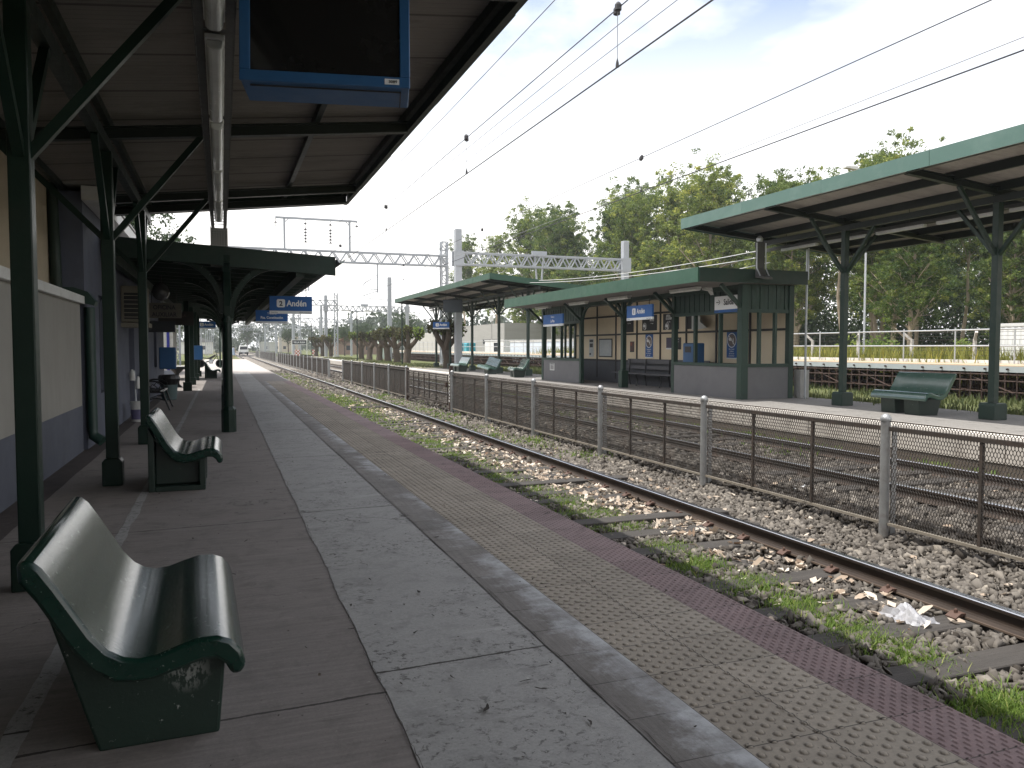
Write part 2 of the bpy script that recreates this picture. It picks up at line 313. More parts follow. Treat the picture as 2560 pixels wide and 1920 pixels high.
    if tile:
        tx, ty, x0, y0 = tile
        fx = mathn(nt, 'DIVIDE', mathn(nt, 'SUBTRACT', sep.outputs['X'], x0), tx); fy = mathn(nt, 'DIVIDE', mathn(nt, 'SUBTRACT', sep.outputs['Y'], y0), ty)
        cb = nt.nodes.new('ShaderNodeCombineXYZ'); nt.links.new(mathn(nt, 'FLOOR', fx), cb.inputs[0]); nt.links.new(mathn(nt, 'FLOOR', fy), cb.inputs[1])
        wn_ = nt.nodes.new('ShaderNodeTexWhiteNoise'); nt.links.new(cb.outputs[0], wn_.inputs['Vector'])
        c = mix(nt, 1.0, c, mix(nt, wn_.outputs['Value'], (1-tilevar,)*3, (1+tilevar,)*3), 'MULTIPLY')
        jx = mathn(nt, 'LESS_THAN', mathn(nt, 'PINGPONG', fx, .5), .0055/tx*.6); jy = mathn(nt, 'LESS_THAN', mathn(nt, 'PINGPONG', fy, .5), .0055/ty*.6)
        j = mathn(nt, 'MAXIMUM', jx, jy); c = mix(nt, mathn(nt, 'MULTIPLY', j, .8), c, jointcol); h = mathn(nt, 'SUBTRACT', h, mathn(nt, 'MULTIPLY', j, 4))
    if ring:  # dark ring paints each dome's shaded crescent into the colour
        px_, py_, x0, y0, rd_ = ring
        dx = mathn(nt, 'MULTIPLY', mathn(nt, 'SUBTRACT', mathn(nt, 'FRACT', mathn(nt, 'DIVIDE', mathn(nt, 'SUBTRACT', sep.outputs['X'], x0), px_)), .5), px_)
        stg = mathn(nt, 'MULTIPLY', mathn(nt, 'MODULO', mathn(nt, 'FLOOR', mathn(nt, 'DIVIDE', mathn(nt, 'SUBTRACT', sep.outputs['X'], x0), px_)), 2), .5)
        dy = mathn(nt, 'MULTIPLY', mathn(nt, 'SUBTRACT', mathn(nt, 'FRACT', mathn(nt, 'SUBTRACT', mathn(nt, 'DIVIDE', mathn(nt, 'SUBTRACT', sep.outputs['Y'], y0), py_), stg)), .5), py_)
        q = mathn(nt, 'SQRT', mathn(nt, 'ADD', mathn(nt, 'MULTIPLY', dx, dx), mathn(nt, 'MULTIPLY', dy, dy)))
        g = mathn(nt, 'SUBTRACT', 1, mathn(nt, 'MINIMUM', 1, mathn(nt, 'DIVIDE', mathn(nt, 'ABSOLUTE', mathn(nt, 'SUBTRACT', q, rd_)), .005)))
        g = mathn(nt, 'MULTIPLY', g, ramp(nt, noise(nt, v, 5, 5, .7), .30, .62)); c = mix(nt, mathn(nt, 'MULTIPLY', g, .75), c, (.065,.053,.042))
    if dust:
        dn = mathn(nt, 'MULTIPLY', noise(nt, v, 5.5, 7, .75), .75)
        dx = ramp(nt, mathn(nt, 'DIVIDE', mathn(nt, 'ADD', sep.outputs['X'], dn), 4), dust[0]/4, dust[1]/4); dx = mathn(nt, 'MULTIPLY', dx, ramp(nt, noise(nt, v, .9, 5, .7), .40, .56))
        c = mix(nt, mathn(nt, 'MULTIPLY', dx, .8), c, dust[2])
    nt.links.new(c, b.inputs['Base Color']); b.inputs['Roughness'].default_value = rough; b.inputs['Specular IOR Level'].default_value = .35
    bump(nt, b, h, .35, .004)
    return m
M_plat = concrete_ground('platform_brown_concrete', (.142,.123,.113), (.255,.228,.210), (.265,.248,.235), (.5,7,1), 0, joint_y=3.72, joint0=3.3)
M_strip = concrete_ground('platform_grey_patch', (.25,.244,.234), (.365,.357,.342), (.22,.212,.20), None, .85, joint_y=3.72, joint0=3.5)
M_border = concrete_ground('border_tiles', (.135,.122,.112), (.215,.20,.185), (.15,.137,.125), (9,.4,1), 0, tile=(.6,.345,1.45,3.41), tilevar=.12, dust=(1.98,2.20,(.50,.51,.52)))
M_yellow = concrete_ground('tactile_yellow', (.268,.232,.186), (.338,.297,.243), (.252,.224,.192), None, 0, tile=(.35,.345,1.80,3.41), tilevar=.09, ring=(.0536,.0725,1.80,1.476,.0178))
M_red = concrete_ground('edge_red', (.200,.140,.136), (.262,.190,.186), (.235,.205,.20), None, 0, tile=(.6,.345,2.497,3.41), tilevar=.10)
M_plat2 = concrete_ground('far_platform_concrete', (.19,.18,.168), (.265,.25,.235), (.17,.16,.145), (.6,3,1), .4, joint_y=4.0)
M_coping = concrete_ground('coping_white', (.60,.55,.50), (.70,.655,.60), (.50,.45,.40), (2,.6,1), .4, tile=(2,1.2,9,0), tilevar=.06)
def ground_mat(name, a, b_, c_, scale=.6):
    m, nt, b = newmat(name); v = coords(nt, rnd=False)
    c = mix(nt, ramp(nt, noise(nt, v, scale, 9, .7, .4), .35, .65), a, b_); c = mix(nt, ramp(nt, noise(nt, v, scale*7, 7, .75), .45, .68), c, c_)
    nt.links.new(c, b.inputs['Base Color']); b.inputs['Roughness'].default_value = .95; b.inputs['Specular IOR Level'].default_value = .15
    bump(nt, b, noise(nt, v, 22, 8, .8), .8, .05); return m
M_ground = ground_mat('dry_earth', (.13,.115,.07), (.10,.125,.045), (.19,.165,.11))
M_lawn = ground_mat('mown_grass', (.070,.092,.030), (.115,.130,.048), (.16,.15,.075), 1.1)
M_verge = ground_mat('sparse_verge', (.24,.215,.16), (.14,.16,.065), (.30,.275,.215), 1.3)
def bed_mat():
    m, nt, b = newmat('ballast_bed'); v = coords(nt, rnd=False)
    vo = nt.nodes.new('ShaderNodeTexVoronoi'); vo.inputs['Scale'].default_value = 19; nt.links.new(v, vo.inputs['Vector'])
    sp = nt.nodes.new('ShaderNodeSeparateXYZ'); nt.links.new(vo.outputs['Color'], sp.inputs[0])
    c = mix(nt, sp.outputs[0], (.10,.092,.082), (.36,.33,.29)); c = mix(nt, ramp(nt, noise(nt, v, .8, 8, .7), .45, .7), c, (.15,.125,.10))
    nt.links.new(c, b.inputs['Base Color']); b.inputs['Roughness'].default_value = .95; b.inputs['Specular IOR Level'].default_value = .15
    bump(nt, b, mathn(nt, 'SUBTRACT', 1, vo.outputs['Distance']), .9, .03); return m
M_bed = bed_mat()

# ------------------------------------------------------------------ the setting
ZB1, ZB2, ZP2, ZG = -.588, -.425, .20, -.27     # ballast near / far track, far platform top, lawn
def bedz(x):
    return np.where(x < 6.55, ZB1, np.where(x > 7.1, ZB2, ZB1+(ZB2-ZB1)*(x-6.55)/.55))
kind(obj('ground', MB().box(-1500,1500,-600,2600,-1.2,-.66), M_ground), 'structure')
g = MB(); xs = np.linspace(2.6, 10.6, 33); ys = np.concatenate([np.arange(-4, 40, .5), np.arange(40, 400, 6)])
for y in ys:
    for x in xs: g.v.append((x, y, float(bedz(np.array(x)))+random.uniform(-.02,.02)))
nx = len(xs)
for j in range(len(ys)-1):
    for i in range(nx-1): a = j*nx+i; g.f.append((a,a+1,a+nx+1,a+nx)); g.m.append(0)
kind(obj('track_bed', g, M_bed, smooth=True), 'structure')
pl = MB().box(-2.6, 2.81, -16, 104, -.66, 0)
kind(obj('platform', pl, M_plat), 'structure')
def wavy(x0, x1, y0, y1, z, amp, step=.12, amp2=None):
    mb = MB(); n = int((y1-y0)/step); a = b = 0; amp2 = amp if amp2 is None else amp2
    for i in range(n+1):
        y = y0+(y1-y0)*i/n; a = .85*a+random.uniform(-1,1)*amp*.5; b = .85*b+random.uniform(-1,1)*amp2*.5
        mb.v += [(x0+a, y, z), (x1+b, y, z)]
        if i: k = 2*i; mb.f.append((k-2,k-1,k+1,k)); mb.m.append(0)
    return mb
kind(obj('pavement_patch_strip', wavy(.64, 1.50, -4, 49, .004, .012, amp2=.008), M_strip), 'structure')
kind(obj('pavement_border_tiles', wavy(1.50, 1.80, -4, 36, .008, .006, amp2=0), M_border), 'structure')
ck = MB()
for x0, am in ((.636,.016),(1.503,.012)):
    a = 0; pv = None; y = 1.5
    while y < 40:
        a = .8*a+random.uniform(-1,1)*am*.55; wd = random.uniform(.0008,.0045); p = ((x0+a, y, .0115), (x0+a+wd, y, .0115))
        if pv: ck.quad(pv[0], pv[1], p[1], p[0])
        pv = p; y += random.uniform(.02,.06)
kind(obj('pavement_cracks', ck, mat('crack_dirt', (.055,.047,.04), .95, .4, 20)), 'structure')
kind(obj('pavement_joint_band', wavy(-.81, -.73, 1, 30, .003, .01, .06), M_strip), 'structure')
kind(obj('pavement_wall_gutter', wavy(-1.90, -1.63, -4, 29, .003, 0, .3, amp2=.012), mat('dark_gutter', (.055,.043,.04), .85, .4, 6, (.10,.085,.075), .5, 4, .4, 40)), 'structure')
# tactile paving with its raised domes and the ribbed red edge
def domes(x0, x1, y0, y1, px, py, r, h, z, n=8):
    X, Y = np.meshgrid(np.arange(x0+px/2, x1, px), np.arange(y0+py/2, y1, py)); Y = Y+(np.arange(X.shape[1]) % 2)[None]*py/2; c = np.stack([X.ravel(), Y.ravel()], 1)
    a = np.arange(n)*2*np.pi/n; ring = np.stack([np.cos(a), np.sin(a)], 1)
    V = []; 
    for rr, zz in ((r, z), (r*.8, z+h*.75), (r*.4, z+h)):
        V.append(np.concatenate([c[:,None,:]+ring[None]*rr, np.full((len(c), n, 1), zz)], 2))
    V = np.concatenate(V, 1); base = np.arange(len(c))[:,None]*(3*n); F = []
    j = np.arange(n); k = (j+1) % n
    for l in range(2): F.append(np.stack([j+l*n, k+l*n, k+(l+1)*n, j+(l+1)*n], 1))
    F = np.concatenate(F, 0); F = (base[:,:,None]+F[None]).reshape(-1, 4)
    T = np.stack([2*n+np.array([0, 2*i+1, 2*i+2, 2*i+3]) % n + 2*n*0 for i in range(n//2-1)], 0)
    T = np.stack([2*n+np.array([0, 2*i+1, 2*i+2, (2*i+3) % n]) for i in range(n//2-1)], 0)
    return V.reshape(-1, 3), np.concatenate([F, (base[:,:,None]+T[None]).reshape(-1, 4)], 0)
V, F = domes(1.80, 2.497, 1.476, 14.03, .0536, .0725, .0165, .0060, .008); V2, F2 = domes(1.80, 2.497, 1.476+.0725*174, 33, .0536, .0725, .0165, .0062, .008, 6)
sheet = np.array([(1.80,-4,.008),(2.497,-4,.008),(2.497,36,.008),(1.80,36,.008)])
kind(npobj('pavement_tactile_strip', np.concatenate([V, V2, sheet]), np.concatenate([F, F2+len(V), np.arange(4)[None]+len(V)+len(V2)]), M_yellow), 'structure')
X, Y = np.meshgrid(np.arange(2.515, 2.795, .031), np.arange(1.5, 13, .058)); Y = Y+((np.arange(X.shape[1]) % 2)*.029)[None]
c = np.stack([X.ravel(), Y.ravel()], 1); n = len(c)
bar = np.array([(-.007,-.016,.008),(.007,-.016,.008),(.007,.016,.008),(-.007,.016,.008),(-.003,-.012,.013),(.003,-.012,.013),(.003,.012,.013),(-.003,.012,.013)])
V = (np.concatenate([c, np.zeros((n,1))], 1)[:,None]+bar[None]).reshape(-1, 3)
F = np.array([(4,5,6,7),(0,1,5,4),(1,2,6,5),(2,3,7,6),(3,0,4,7)]); F = (np.arange(n)[:,None,None]*8+F[None]).reshape(-1, 4)
sheet = np.array([(2.497,-4,.008),(2.81,-4,.008),(2.81,36,.008),(2.497,36,.008)])
kind(npobj('pavement_red_edge', np.concatenate([V, sheet]), np.concatenate([F, np.arange(4)[None]+len(V)]), M_red), 'structure')
# far platform, its coping, verge, lawn
kind(obj('platform_opposite', MB().box(10.5, 14.3, -8, 112, -.66, ZP2), [M_plat2]), 'structure')
fc = MB()
for i in range(60): fc.box(10.46, 10.499, -6+i*2, -6+i*2+1.985, -.17, ZP2-.08)
kind(obj('platform_footing_wall', MB().box(10.475, 10.4995, -6, 114, -.6, -.174), mat('stained_footing', (.10,.08,.062), .95, .35, 3, (.05,.042,.034), .6, 2, .5, 20)), 'structure')
kind(obj('platform_face_wall', fc, M_conc_face), 'structure')
kind(obj('pavement_coping_strip', MB().box(10.452, 11.02, -8, 112, ZP2-.075, ZP2+.012), M_coping), 'structure')
kind(obj('grass_verge', wavy(11.6, 14.3, 47, 112, ZP2+.008, .06, .4), M_verge), 'structure')
lw = MB(); lx = [14.3, 15, 16.5, 18.5, 21, 26, 34, 60, 140, 600]; lz = [.12, .08, -.05, -.2, ZG, ZG, ZG, ZG, ZG, ZG]
lys = list(range(-30, 140, 5))+[140, 200, 300, 600, 1500]
for y in lys:
    for x, z in zip(lx, lz): lw.v.append((x, y, z+(random.uniform(-.03,.03) if x < 40 else 0)))
for j in range(len(lys)-1):
    for i in range(len(lx)-1): a = j*len(lx)+i; lw.f.append((a,a+1,a+len(lx)+1,a+len(lx))); lw.m.append(0)
kind(obj('lawn', lw, M_lawn, smooth=True), 'structure')
kind(obj('pavement_far_end', MB().box(-1.9, 2.805, 49.6, 103.9, -.02, .006), concrete_ground('pale_far_pavement', (.36,.325,.30), (.46,.42,.39), (.30,.28,.26), None, 0, joint_y=4.2)), 'structure')
kind(obj('level_crossing_road', MB().box(-60, 14.2, 186, 196, -.64, -.40), mat('asphalt', (.06,.06,.06), .9, .2, 3)), 'structure')
kind(obj('lawn_beyond_platform', MB().box(-200, 2.5, 105, 185, -.65, -.2), M_lawn), 'structure')
kind(obj('lawn_beyond_tracks', MB().box(10.7, 14.25, 113, 500, -.65, -.15), M_lawn), 'structure')

# ------------------------------------------------------------------ rails and sleepers
def rail(x, top, label):
    t = thing('rail', label, 'rail', (x, 0, top-.15))
    prof = [(-.070,0),(.070,0),(.070,.010),(.016,.024),(.009,.040),(.009,.110),(.034,.122),(.036,.142)]
    full = prof+[(-a,b) for a,b in prof[::-1][:-2]]
    poly = [(x-.07,top-.15),(x+.07,top-.15),(x+.07,top-.14),(x+.016,top-.126),(x+.009,top-.11),(x+.009,top-.04),(x+.034,top-.028),(x+.036,top-.006),
            (x-.036,top-.006),(x-.034,top-.028),(x-.009,top-.04),(x-.009,top-.11),(x-.016,top-.126),(x-.07,top-.14)]
    obj('rail_web', MB().prism(poly[2:], 1, -5, 420), M_rail, t)
    obj('rail_foot', MB().box(x-.072, x+.072, -5, 420, top-.152, top-.137), M_railfoot, t)
    obj('running_surface', MB().prism([(x-.0355,top-.006),(x+.0355,top-.006),(x+.030,top),(x-.030,top)], 1, -5, 420), M_railtop, t)
    return t
r1 = rail(5.26, -.38, 'nearest visible rail, shiny topped and rusty, beside the leaf litter')
rail(3.51, -.38, 'rusty rail hidden just below the red platform edge')
rail(7.96, -.22, 'rusty rail just behind the mesh fence, closer of the far track pair')
rail(9.75, -.22, 'shiny rail of the far track running below the opposite platform face')
SP = .641; S0 = 3.03
cl = MB()
clip0 = None
def sleeper_set(x0, x1, zt, n, label, group, name='sleeper'):
    me = None
    for i in range(n):
        y = S0+i*SP-1.3
        if me is None:
            o = obj('sleeper', MB().box(x0, x1, -.125, .125, -.13, 0), M_sleeper, bevel=.008)
        else:
            o = bpy.data.objects.new('sleeper', me); link(o); b = o.modifiers.new('bevel', 'BEVEL'); b.width = .008; b.segments = 1
        me = o.data; o.location = (random.uniform(-.04,.04), y, zt+random.uniform(-.008,.006)); o.rotation_euler = (0, random.uniform(-.006,.006), random.uniform(-.015,.015))
        tag(o, label, 'sleeper', group)
sleeper_set(2.86, 5.80, -.532, 96, 'weathered wooden sleeper under the near track, half sunk in ballast and grass', 'sleepers of the near track')
sleeper_set(7.45, 10.25, -.372, 96, 'dark wooden sleeper of the far track behind the mesh fence', 'sleepers of the far track')
for i in range(26):
    y = S0+i*SP-1.3
    for s in (-1, 1):
        x = 5.26+s*.088
        k = MB().prism([(x-s*.028,-.508),(x+s*.075,-.529),(x+s*.075,-.520),(x+s*.02,-.490),(x-s*.028,-.494)], 1, y-.045, y+.045)
        k.lathe([(.014,0),(.014,.022),(.009,.03)], (x+s*.022, y, -.495), 6); obj('rail_clip', k, M_clip, r1)

# ------------------------------------------------------------------ loose stuff on the track: stones, grass, leaves
def stones(n, x0, x1, y0, y1, smin, smax, power=1.0, avoid=()):
    x = rng.uniform(x0, x1, n); y = y0+(y1-y0)*rng.uniform(0, 1, n)**power
    ok = np.ones(n, bool)
    for a, b in avoid: ok &= ~((x > a) & (x < b))
    ph = ((y-S0+1.3)/SP+.5) % 1-.5
    on_s = (np.abs(ph)*SP < .145) & (((x > 2.85)&(x < 5.75))|((x > 7.5)&(x < 10.2)))
    ok &= ~(on_s & (rng.uniform(0,1,n) < .965))
    x, y = x[ok], y[ok]; n = len(x); s = rng.uniform(smin, smax, n)*(1+.6*(rng.uniform(0,1,n) > .93))
    cube = np.array([(a,b,c) for c in (-1,1) for b in (-1,1) for a in (-1,1)], float)
    V = cube[None]*np.array([.66,.46,.32])*rng.uniform(.5,1.3,(n,1,3))+rng.uniform(-.30,.30,(n,8,3))
    q = rng.normal(size=(n,4)); q[:,1:3] *= .35; q /= np.linalg.norm(q, axis=1, keepdims=True); a,b,c,d = q[:,3],q[:,0],q[:,1],q[:,2]
    b, c, d = b*.7, c*.7, q[:,2]*0+np.sin(rng.uniform(0, np.pi, n)); nn = np.sqrt(a*a+b*b+c*c+d*d); a,b,c,d = a/nn,b/nn,c/nn,d/nn
    Rm = np.stack([1-2*(c*c+d*d),2*(b*c-a*d),2*(b*d+a*c),2*(b*c+a*d),1-2*(b*b+d*d),2*(c*d-a*b),2*(b*d-a*c),2*(c*d+a*b),1-2*(b*b+c*c)],1).reshape(n,3,3)
    V = np.einsum('nij,nkj->nki', Rm, V)*s[:,None,None]; z = bedz(x)+.010+rng.uniform(-.006,.030,n)
    V += np.stack([x,y,z],1)[:,None]
    F = np.array([(0,2,3,1),(4,5,7,6),(0,1,5,4),(1,3,7,5),(3,2,6,7),(2,0,4,6)]); F = (np.arange(n)[:,None,None]*8+F[None]).reshape(-1,4)
    return V.reshape(-1,3), F, np.repeat(np.clip(rng.normal(.43,.19,n)-.14*(x > 6.7)-.10*((x > 3.0)&(x < 5.2)),0,1), 8)
def merge(parts):
    V, F, T, k = [], [], [], 0
    for v, f, t in parts: V.append(v); F.append(f+k); T.append(t); k += len(v)
    return np.concatenate(V), np.concatenate(F), np.concatenate(T)
rails_av = ((5.19,5.33),(3.44,3.58),(7.89,8.03),(9.68,9.82))
V, F, T = merge([stones(21000, 3.2, 6.62, 3.3, 12, .030, .052, 1.0, rails_av), stones(15000, 2.9, 6.62, 12, 34, .045, .068, 1.3, rails_av), stones(9500, 2.9, 6.6, 34, 70, .08, .12, 1.3, rails_av),
                 stones(15000, 6.62, 10.4, 4.5, 20, .05, .072, 1.2, rails_av), stones(8000, 6.62, 10.4, 20, 60, .07, .11, 1.4, rails_av)])
kind(npobj('ballast_gravel', V, F, M_stone, T), 'stuff')
def blades(cx, cy, spread, n, hmin, hmax, zf, wd=.006, lean=.5):
    """n grass blades round each centre"""
    k = len(cx); x = (cx[:,None]+rng.normal(0,1,(k,n))*spread).ravel(); y = (cy[:,None]+rng.normal(0,1,(k,n))*spread*1.25).ravel(); m = k*n
    z = zf(x); h = rng.uniform(hmin,hmax,m); a = rng.uniform(0,2*np.pi,m); le = rng.uniform(.15,1,m)*lean*h
    dx, dy = np.cos(a), np.sin(a); wx, wy = -dy*wd, dx*wd
    p0 = np.stack([x-wx,y-wy,z],1); p1 = np.stack([x+wx,y+wy,z],1)
    p2 = np.stack([x+wx*.7+dx*le*.4,y+wy*.7+dy*le*.4,z+h*.62],1); p3 = np.stack([x-wx*.7+dx*le*.4,y-wy*.7+dy*le*.4,z+h*.62],1)
    p4 = np.stack([x+dx*le+wx*.1,y+dy*le+wy*.1,z+h*.95],1); p5 = np.stack([x+dx*le-wx*.1,y+dy*le-wy*.1,z+h*.95],1)
    V = np.stack([p0,p1,p2,p3,p4,p5],1).reshape(-1,3); F = np.array([(0,1,2,3),(3,2,4,5)]); F = (np.arange(m)[:,None,None]*6+F[None]).reshape(-1,4)
    T = np.repeat(np.clip(rng.normal(.45,.25,m),0,1),6); return V, F, T
def tuft_centres(n, x0, x1, y0, y1, xfun=None):
    yy = rng.uniform(y0,y1,n); xx = rng.uniform(x0,x1,n)
    ph = ((yy-S0+1.3)/SP+.5) % 1-.5; yy = np.where(np.abs(ph)*SP < .15, yy+.2, yy); return xx, yy
P = []
for (x, y, s, n) in [(4.22,3.15,.13,900),(4.05,3.1,.14,500),(4.30,3.9,.12,700),(4.20,4.18,.14,1000),(4.23,4.42,.12,700),(4.25,4.85,.13,900),(4.32,5.05,.12,500),(4.30,5.58,.13,900),(3.95,5.45,.12,300),
                     (4.22,6.25,.13,800),(4.0,6.15,.12,400),(4.24,6.85,.13,900),(4.35,7.95,.13,700),(3.95,7.9,.13,400),(4.36,8.5,.14,900),(4.05,8.6,.15,600),(4.2,9.3,.17,1000),(4.36,9.5,.12,400)]:
    P.append(blades(np.array([x]), np.array([y]), s, n, .035, .10, lambda q: bedz(q)-.0, .0045, 1.1))
cx = 4.15+rng.normal(0,.16,60); cy = rng.uniform(9.5, 24, 60); P.append(blades(cx, cy, .19, 190, .04, .10, lambda q: bedz(q), .008, 1.0))
cx = 4.2+rng.normal(0,.22,110); cy = rng.uniform(20, 64, 110); P.append(blades(cx, cy, .30, 110, .05, .13, lambda q: bedz(q), .016, .8))
cx = rng.uniform(6.0,6.55,24); cy = rng.uniform(13, 45, 24); P.append(blades(cx, cy, .22, 120, .05, .11, lambda q: bedz(q), .012, .9))
cx, cy = tuft_centres(60, 5.5, 6.55, 13, 50); P.append(blades(cx, cy, .20, 80, .05, .13, lambda q: bedz(q), .012, .7))
cx, cy = tuft_centres(70, 9.95, 10.4, 5, 45); P.append(blades(cx, cy, .16, 90, .06, .22, lambda q: bedz(q), .010, .7))
cx, cy = tuft_centres(40, 8.1, 9.6, 8, 40); P.append(blades(cx, cy, .18, 70, .05, .12, lambda q: bedz(q), .011, .7))
lzf = lambda q: np.interp(q, lx, lz)
V, F, T = merge(P); kind(npobj('grass', V, F, M_grass, T), 'stuff'); P = []
cx = rng.uniform(14.2, 16.5, 260); cy = rng.uniform(5, 60, 260); P.append(blades(cx, cy, .3, 60, .08, .26, lzf, .012, .6))
cx = rng.uniform(21, 24, 150); cy = rng.uniform(12, 60, 150); P.append(blades(cx, cy, .5, 40, .1, .3, lzf, .02, .6))
cx = rng.uniform(11.8, 14.2, 120); cy = rng.uniform(47, 100, 120); P.append(blades(cx, cy, .4, 50, .05, .14, lambda q: q*0+ZP2, .02, .6))
V, F, T = merge(P); kind(npobj('grass', V, F, M_grass_far, T), 'stuff')
# tall yellow weeds behind the raised platform
cx = rng.uniform(27, 37, 900); cy = rng.uniform(6, 66, 900)
V, F, T = blades(cx, cy, .55, 60, .6, 2.0, lambda q: q*0+ZG, .035, .45); kind(npobj('weeds', V, F, M_weed, T), 'stuff')
def leaves(n, x0, x1, y0, y1, smin, smax, zf, dark=False):
    x = rng.uniform(x0,x1,n); y = rng.uniform(y0,y1,n); s = rng.uniform(smin,smax,n); a = rng.uniform(0,2*np.pi,n); ti = rng.normal(0,.35,n); tj = rng.normal(0,.3,n)
    g = np.array([(-1,-.15),(-.4,-.62),(.4,-.5),(1,0),(-.95,.12),(-.4,.6),(.45,.55),(.98,.05),(-.4,0),(.4,.02)]) 
    order = np.array([(0,1,8,4),(1,2,9,8),(2,3,7,9),(4,8,5,4),(8,9,6,5),(9,7,6,9)])
    curl = rng.uniform(.1,.9,n)[:,None]; gx, gy = g[:,0][None], g[:,1][None]
    lx_ = gx*s[:,None]*.5; ly_ = gy*s[:,None]*.5; lz_ = (np.abs(gy)**1.5*curl+.25*gx**2*curl)*s[:,None]*.55+lx_*ti[:,None]+ly_*tj[:,None]
    ca, sa = np.cos(a)[:,None], np.sin(a)[:,None]
    V = np.stack([x[:,None]+lx_*ca-ly_*sa, y[:,None]+lx_*sa+ly_*ca, zf(x)[:,None]+lz_+s[:,None]*.06], 2)
    F4 = np.array([(0,1,8,4),(1,2,9,8),(2,3,7,9),(4,8,5,5),(8,9,6,5),(9,7,6,6)])
    F4[3] = (0,4,8,5) if False else (4,8,5,4)
    Fq = np.array([(0,1,8,4),(1,2,9,8),(2,3,7,9),(8,9,6,5)])
    return V.reshape(-1,3), (np.arange(n)[:,None,None]*10+Fq[None]).reshape(-1,4), np.repeat(np.clip(rng.normal(.62,.26,n),0,1),10)
bz = lambda q: bedz(q)+.042
V, F, T = merge([leaves(75, 4.45, 5.12, 4.2, 7.5, .06, .16, bz), leaves(200, 4.5, 5.18, 7.2, 9, .05, .12, bz), leaves(430, 4.45, 5.18, 9, 13, .05, .13, bz), leaves(640, 4.3, 5.15, 12, 26, .07, .15, bz), leaves(90, 3.4, 4.5, 4, 12, .04, .09, bz), leaves(360, 3.4, 5.15, 26, 60, .10, .2, bz),
                 leaves(26, 5.4, 6.6, 4.2, 8, .06, .12, bz), leaves(110, 5.45, 6.6, 8, 20, .07, .13, bz), leaves(70, 5.45, 6.6, 20, 45, .1, .17, bz), leaves(260, 6.7, 10.3, 6, 26, .07, .14, bz), leaves(120, 6.7, 10.3, 26, 50, .1, .17, bz)])
kind(npobj('fallen_leaves', V, F, M_dry, T), 'stuff')
V, F, T = leaves(420, -1.0, 2.75, 2.4, 16, .008, .022, lambda q: q*0+.012); kind(npobj('platform_debris', V, F, M_debris, T*.6), 'stuff')
M_deadleaf = mat('dead_leaf_brown', (.035,.027,.021), .9, .4, 60, bmp=0)
# single dark dead leaves on the platform
lf = [(.62,4.12),(.80,4.55),(1.10,4.60),(.92,3.95),(1.25,3.20),(1.28,3.1),(.95,3.35),(1.0,3.0),(1.55,5.9),(.55,5.1),(1.0,6.8),(.15,6.3),(-.25,7.0),(.1,7.4),(.45,8.3),(.3,9.9),(.5,12.2),(-.2,8.0),(.05,5.4),(1.35,2.75),(.7,10.8),(2.62,9.6),(2.3,6.9)]
for i, (x, y) in enumerate(lf):
    L_ = .022+.020*((i*37) % 10)/10; a = i*2.39; k = MB(); bend = .35*math.sin(i*1.7); N = 7
    for q in range(N):
        t = q/(N-1)*2-1; wd = L_*(.20+.06*math.sin(i))*max(.03, (1-t*t)**.7)*(1+.25*math.sin(5*t+i)); cx_, cy_ = t*L_, bend*L_*t*t; zz = .014+L_*.22*t*t*(.5+.5*math.sin(i*.9))
        for sg in (-1, 1): k.v.append((cx_*math.cos(a)-(cy_+sg*wd)*math.sin(a), cx_*math.sin(a)+(cy_+sg*wd)*math.cos(a), zz+(.35*wd if sg > 0 else .1*wd)))
        if q: p = 2*q; k.f.append((p-2,p-1,p+1,p)); k.m.append(0)
    o = obj('dead_leaf', k, M_deadleaf); o.location = (x, y, 0)
    tag(o, 'small dark dead leaf lying flat on the shaded platform paving', 'leaf', 'dark leaves on the platform')
# crumpled plastic bag beside the rail
def crumple(c, sx, sy, sz, seed, n=26):
    r2 = np.random.default_rng(seed); mb = MB(); k = []
    for j in range(n):
        for i in range(n):
            u, v = i/(n-1)*2-1, j/(n-1)*2-1; rr = max(abs(u),abs(v))
            z = (1-rr**2)*(.6+.4*math.sin(5*u+2)*math.cos(4*v+1))+r2.normal(0,.09)
            mb.v.append((c[0]+sx*(u+.12*math.sin(6*v)+r2.normal(0,.03)), c[1]+sy*(v+.15*math.sin(5*u)+r2.normal(0,.03)), c[2]+sz*max(z, 0.02)))
    for j in range(n-1):
        for i in range(n-1): a = j*n+i; mb.f.append((a,a+1,a+n+1,a+n)); mb.m.append(0)
    return mb
m, nt, b = newmat('clear_plastic_film'); b.inputs['Base Color'].default_value = (.55,.55,.58,1); b.inputs['Roughness'].default_value = .14; b.inputs['Alpha'].default_value = .72; b.inputs['Transmission Weight'].default_value = .15
tag(obj('plastic_bag', crumple((4.82,4.42,-.55), .125, .17, .12, 3, 14), m), 'crumpled translucent plastic bag lying against the near rail', 'bag')
tag(obj('paper_scrap', crumple((7.35,8.5,-.40), .13, .2, .05, 5, 12), M_sign_white), 'white paper scrap on the ballast behind the mesh fence', 'paper')
tag(obj('paper_scrap', crumple((3.35,8.05,-.56), .07, .07, .07, 6, 10), M_sign_white), 'small white crumpled paper in grass below the red edge', 'paper')

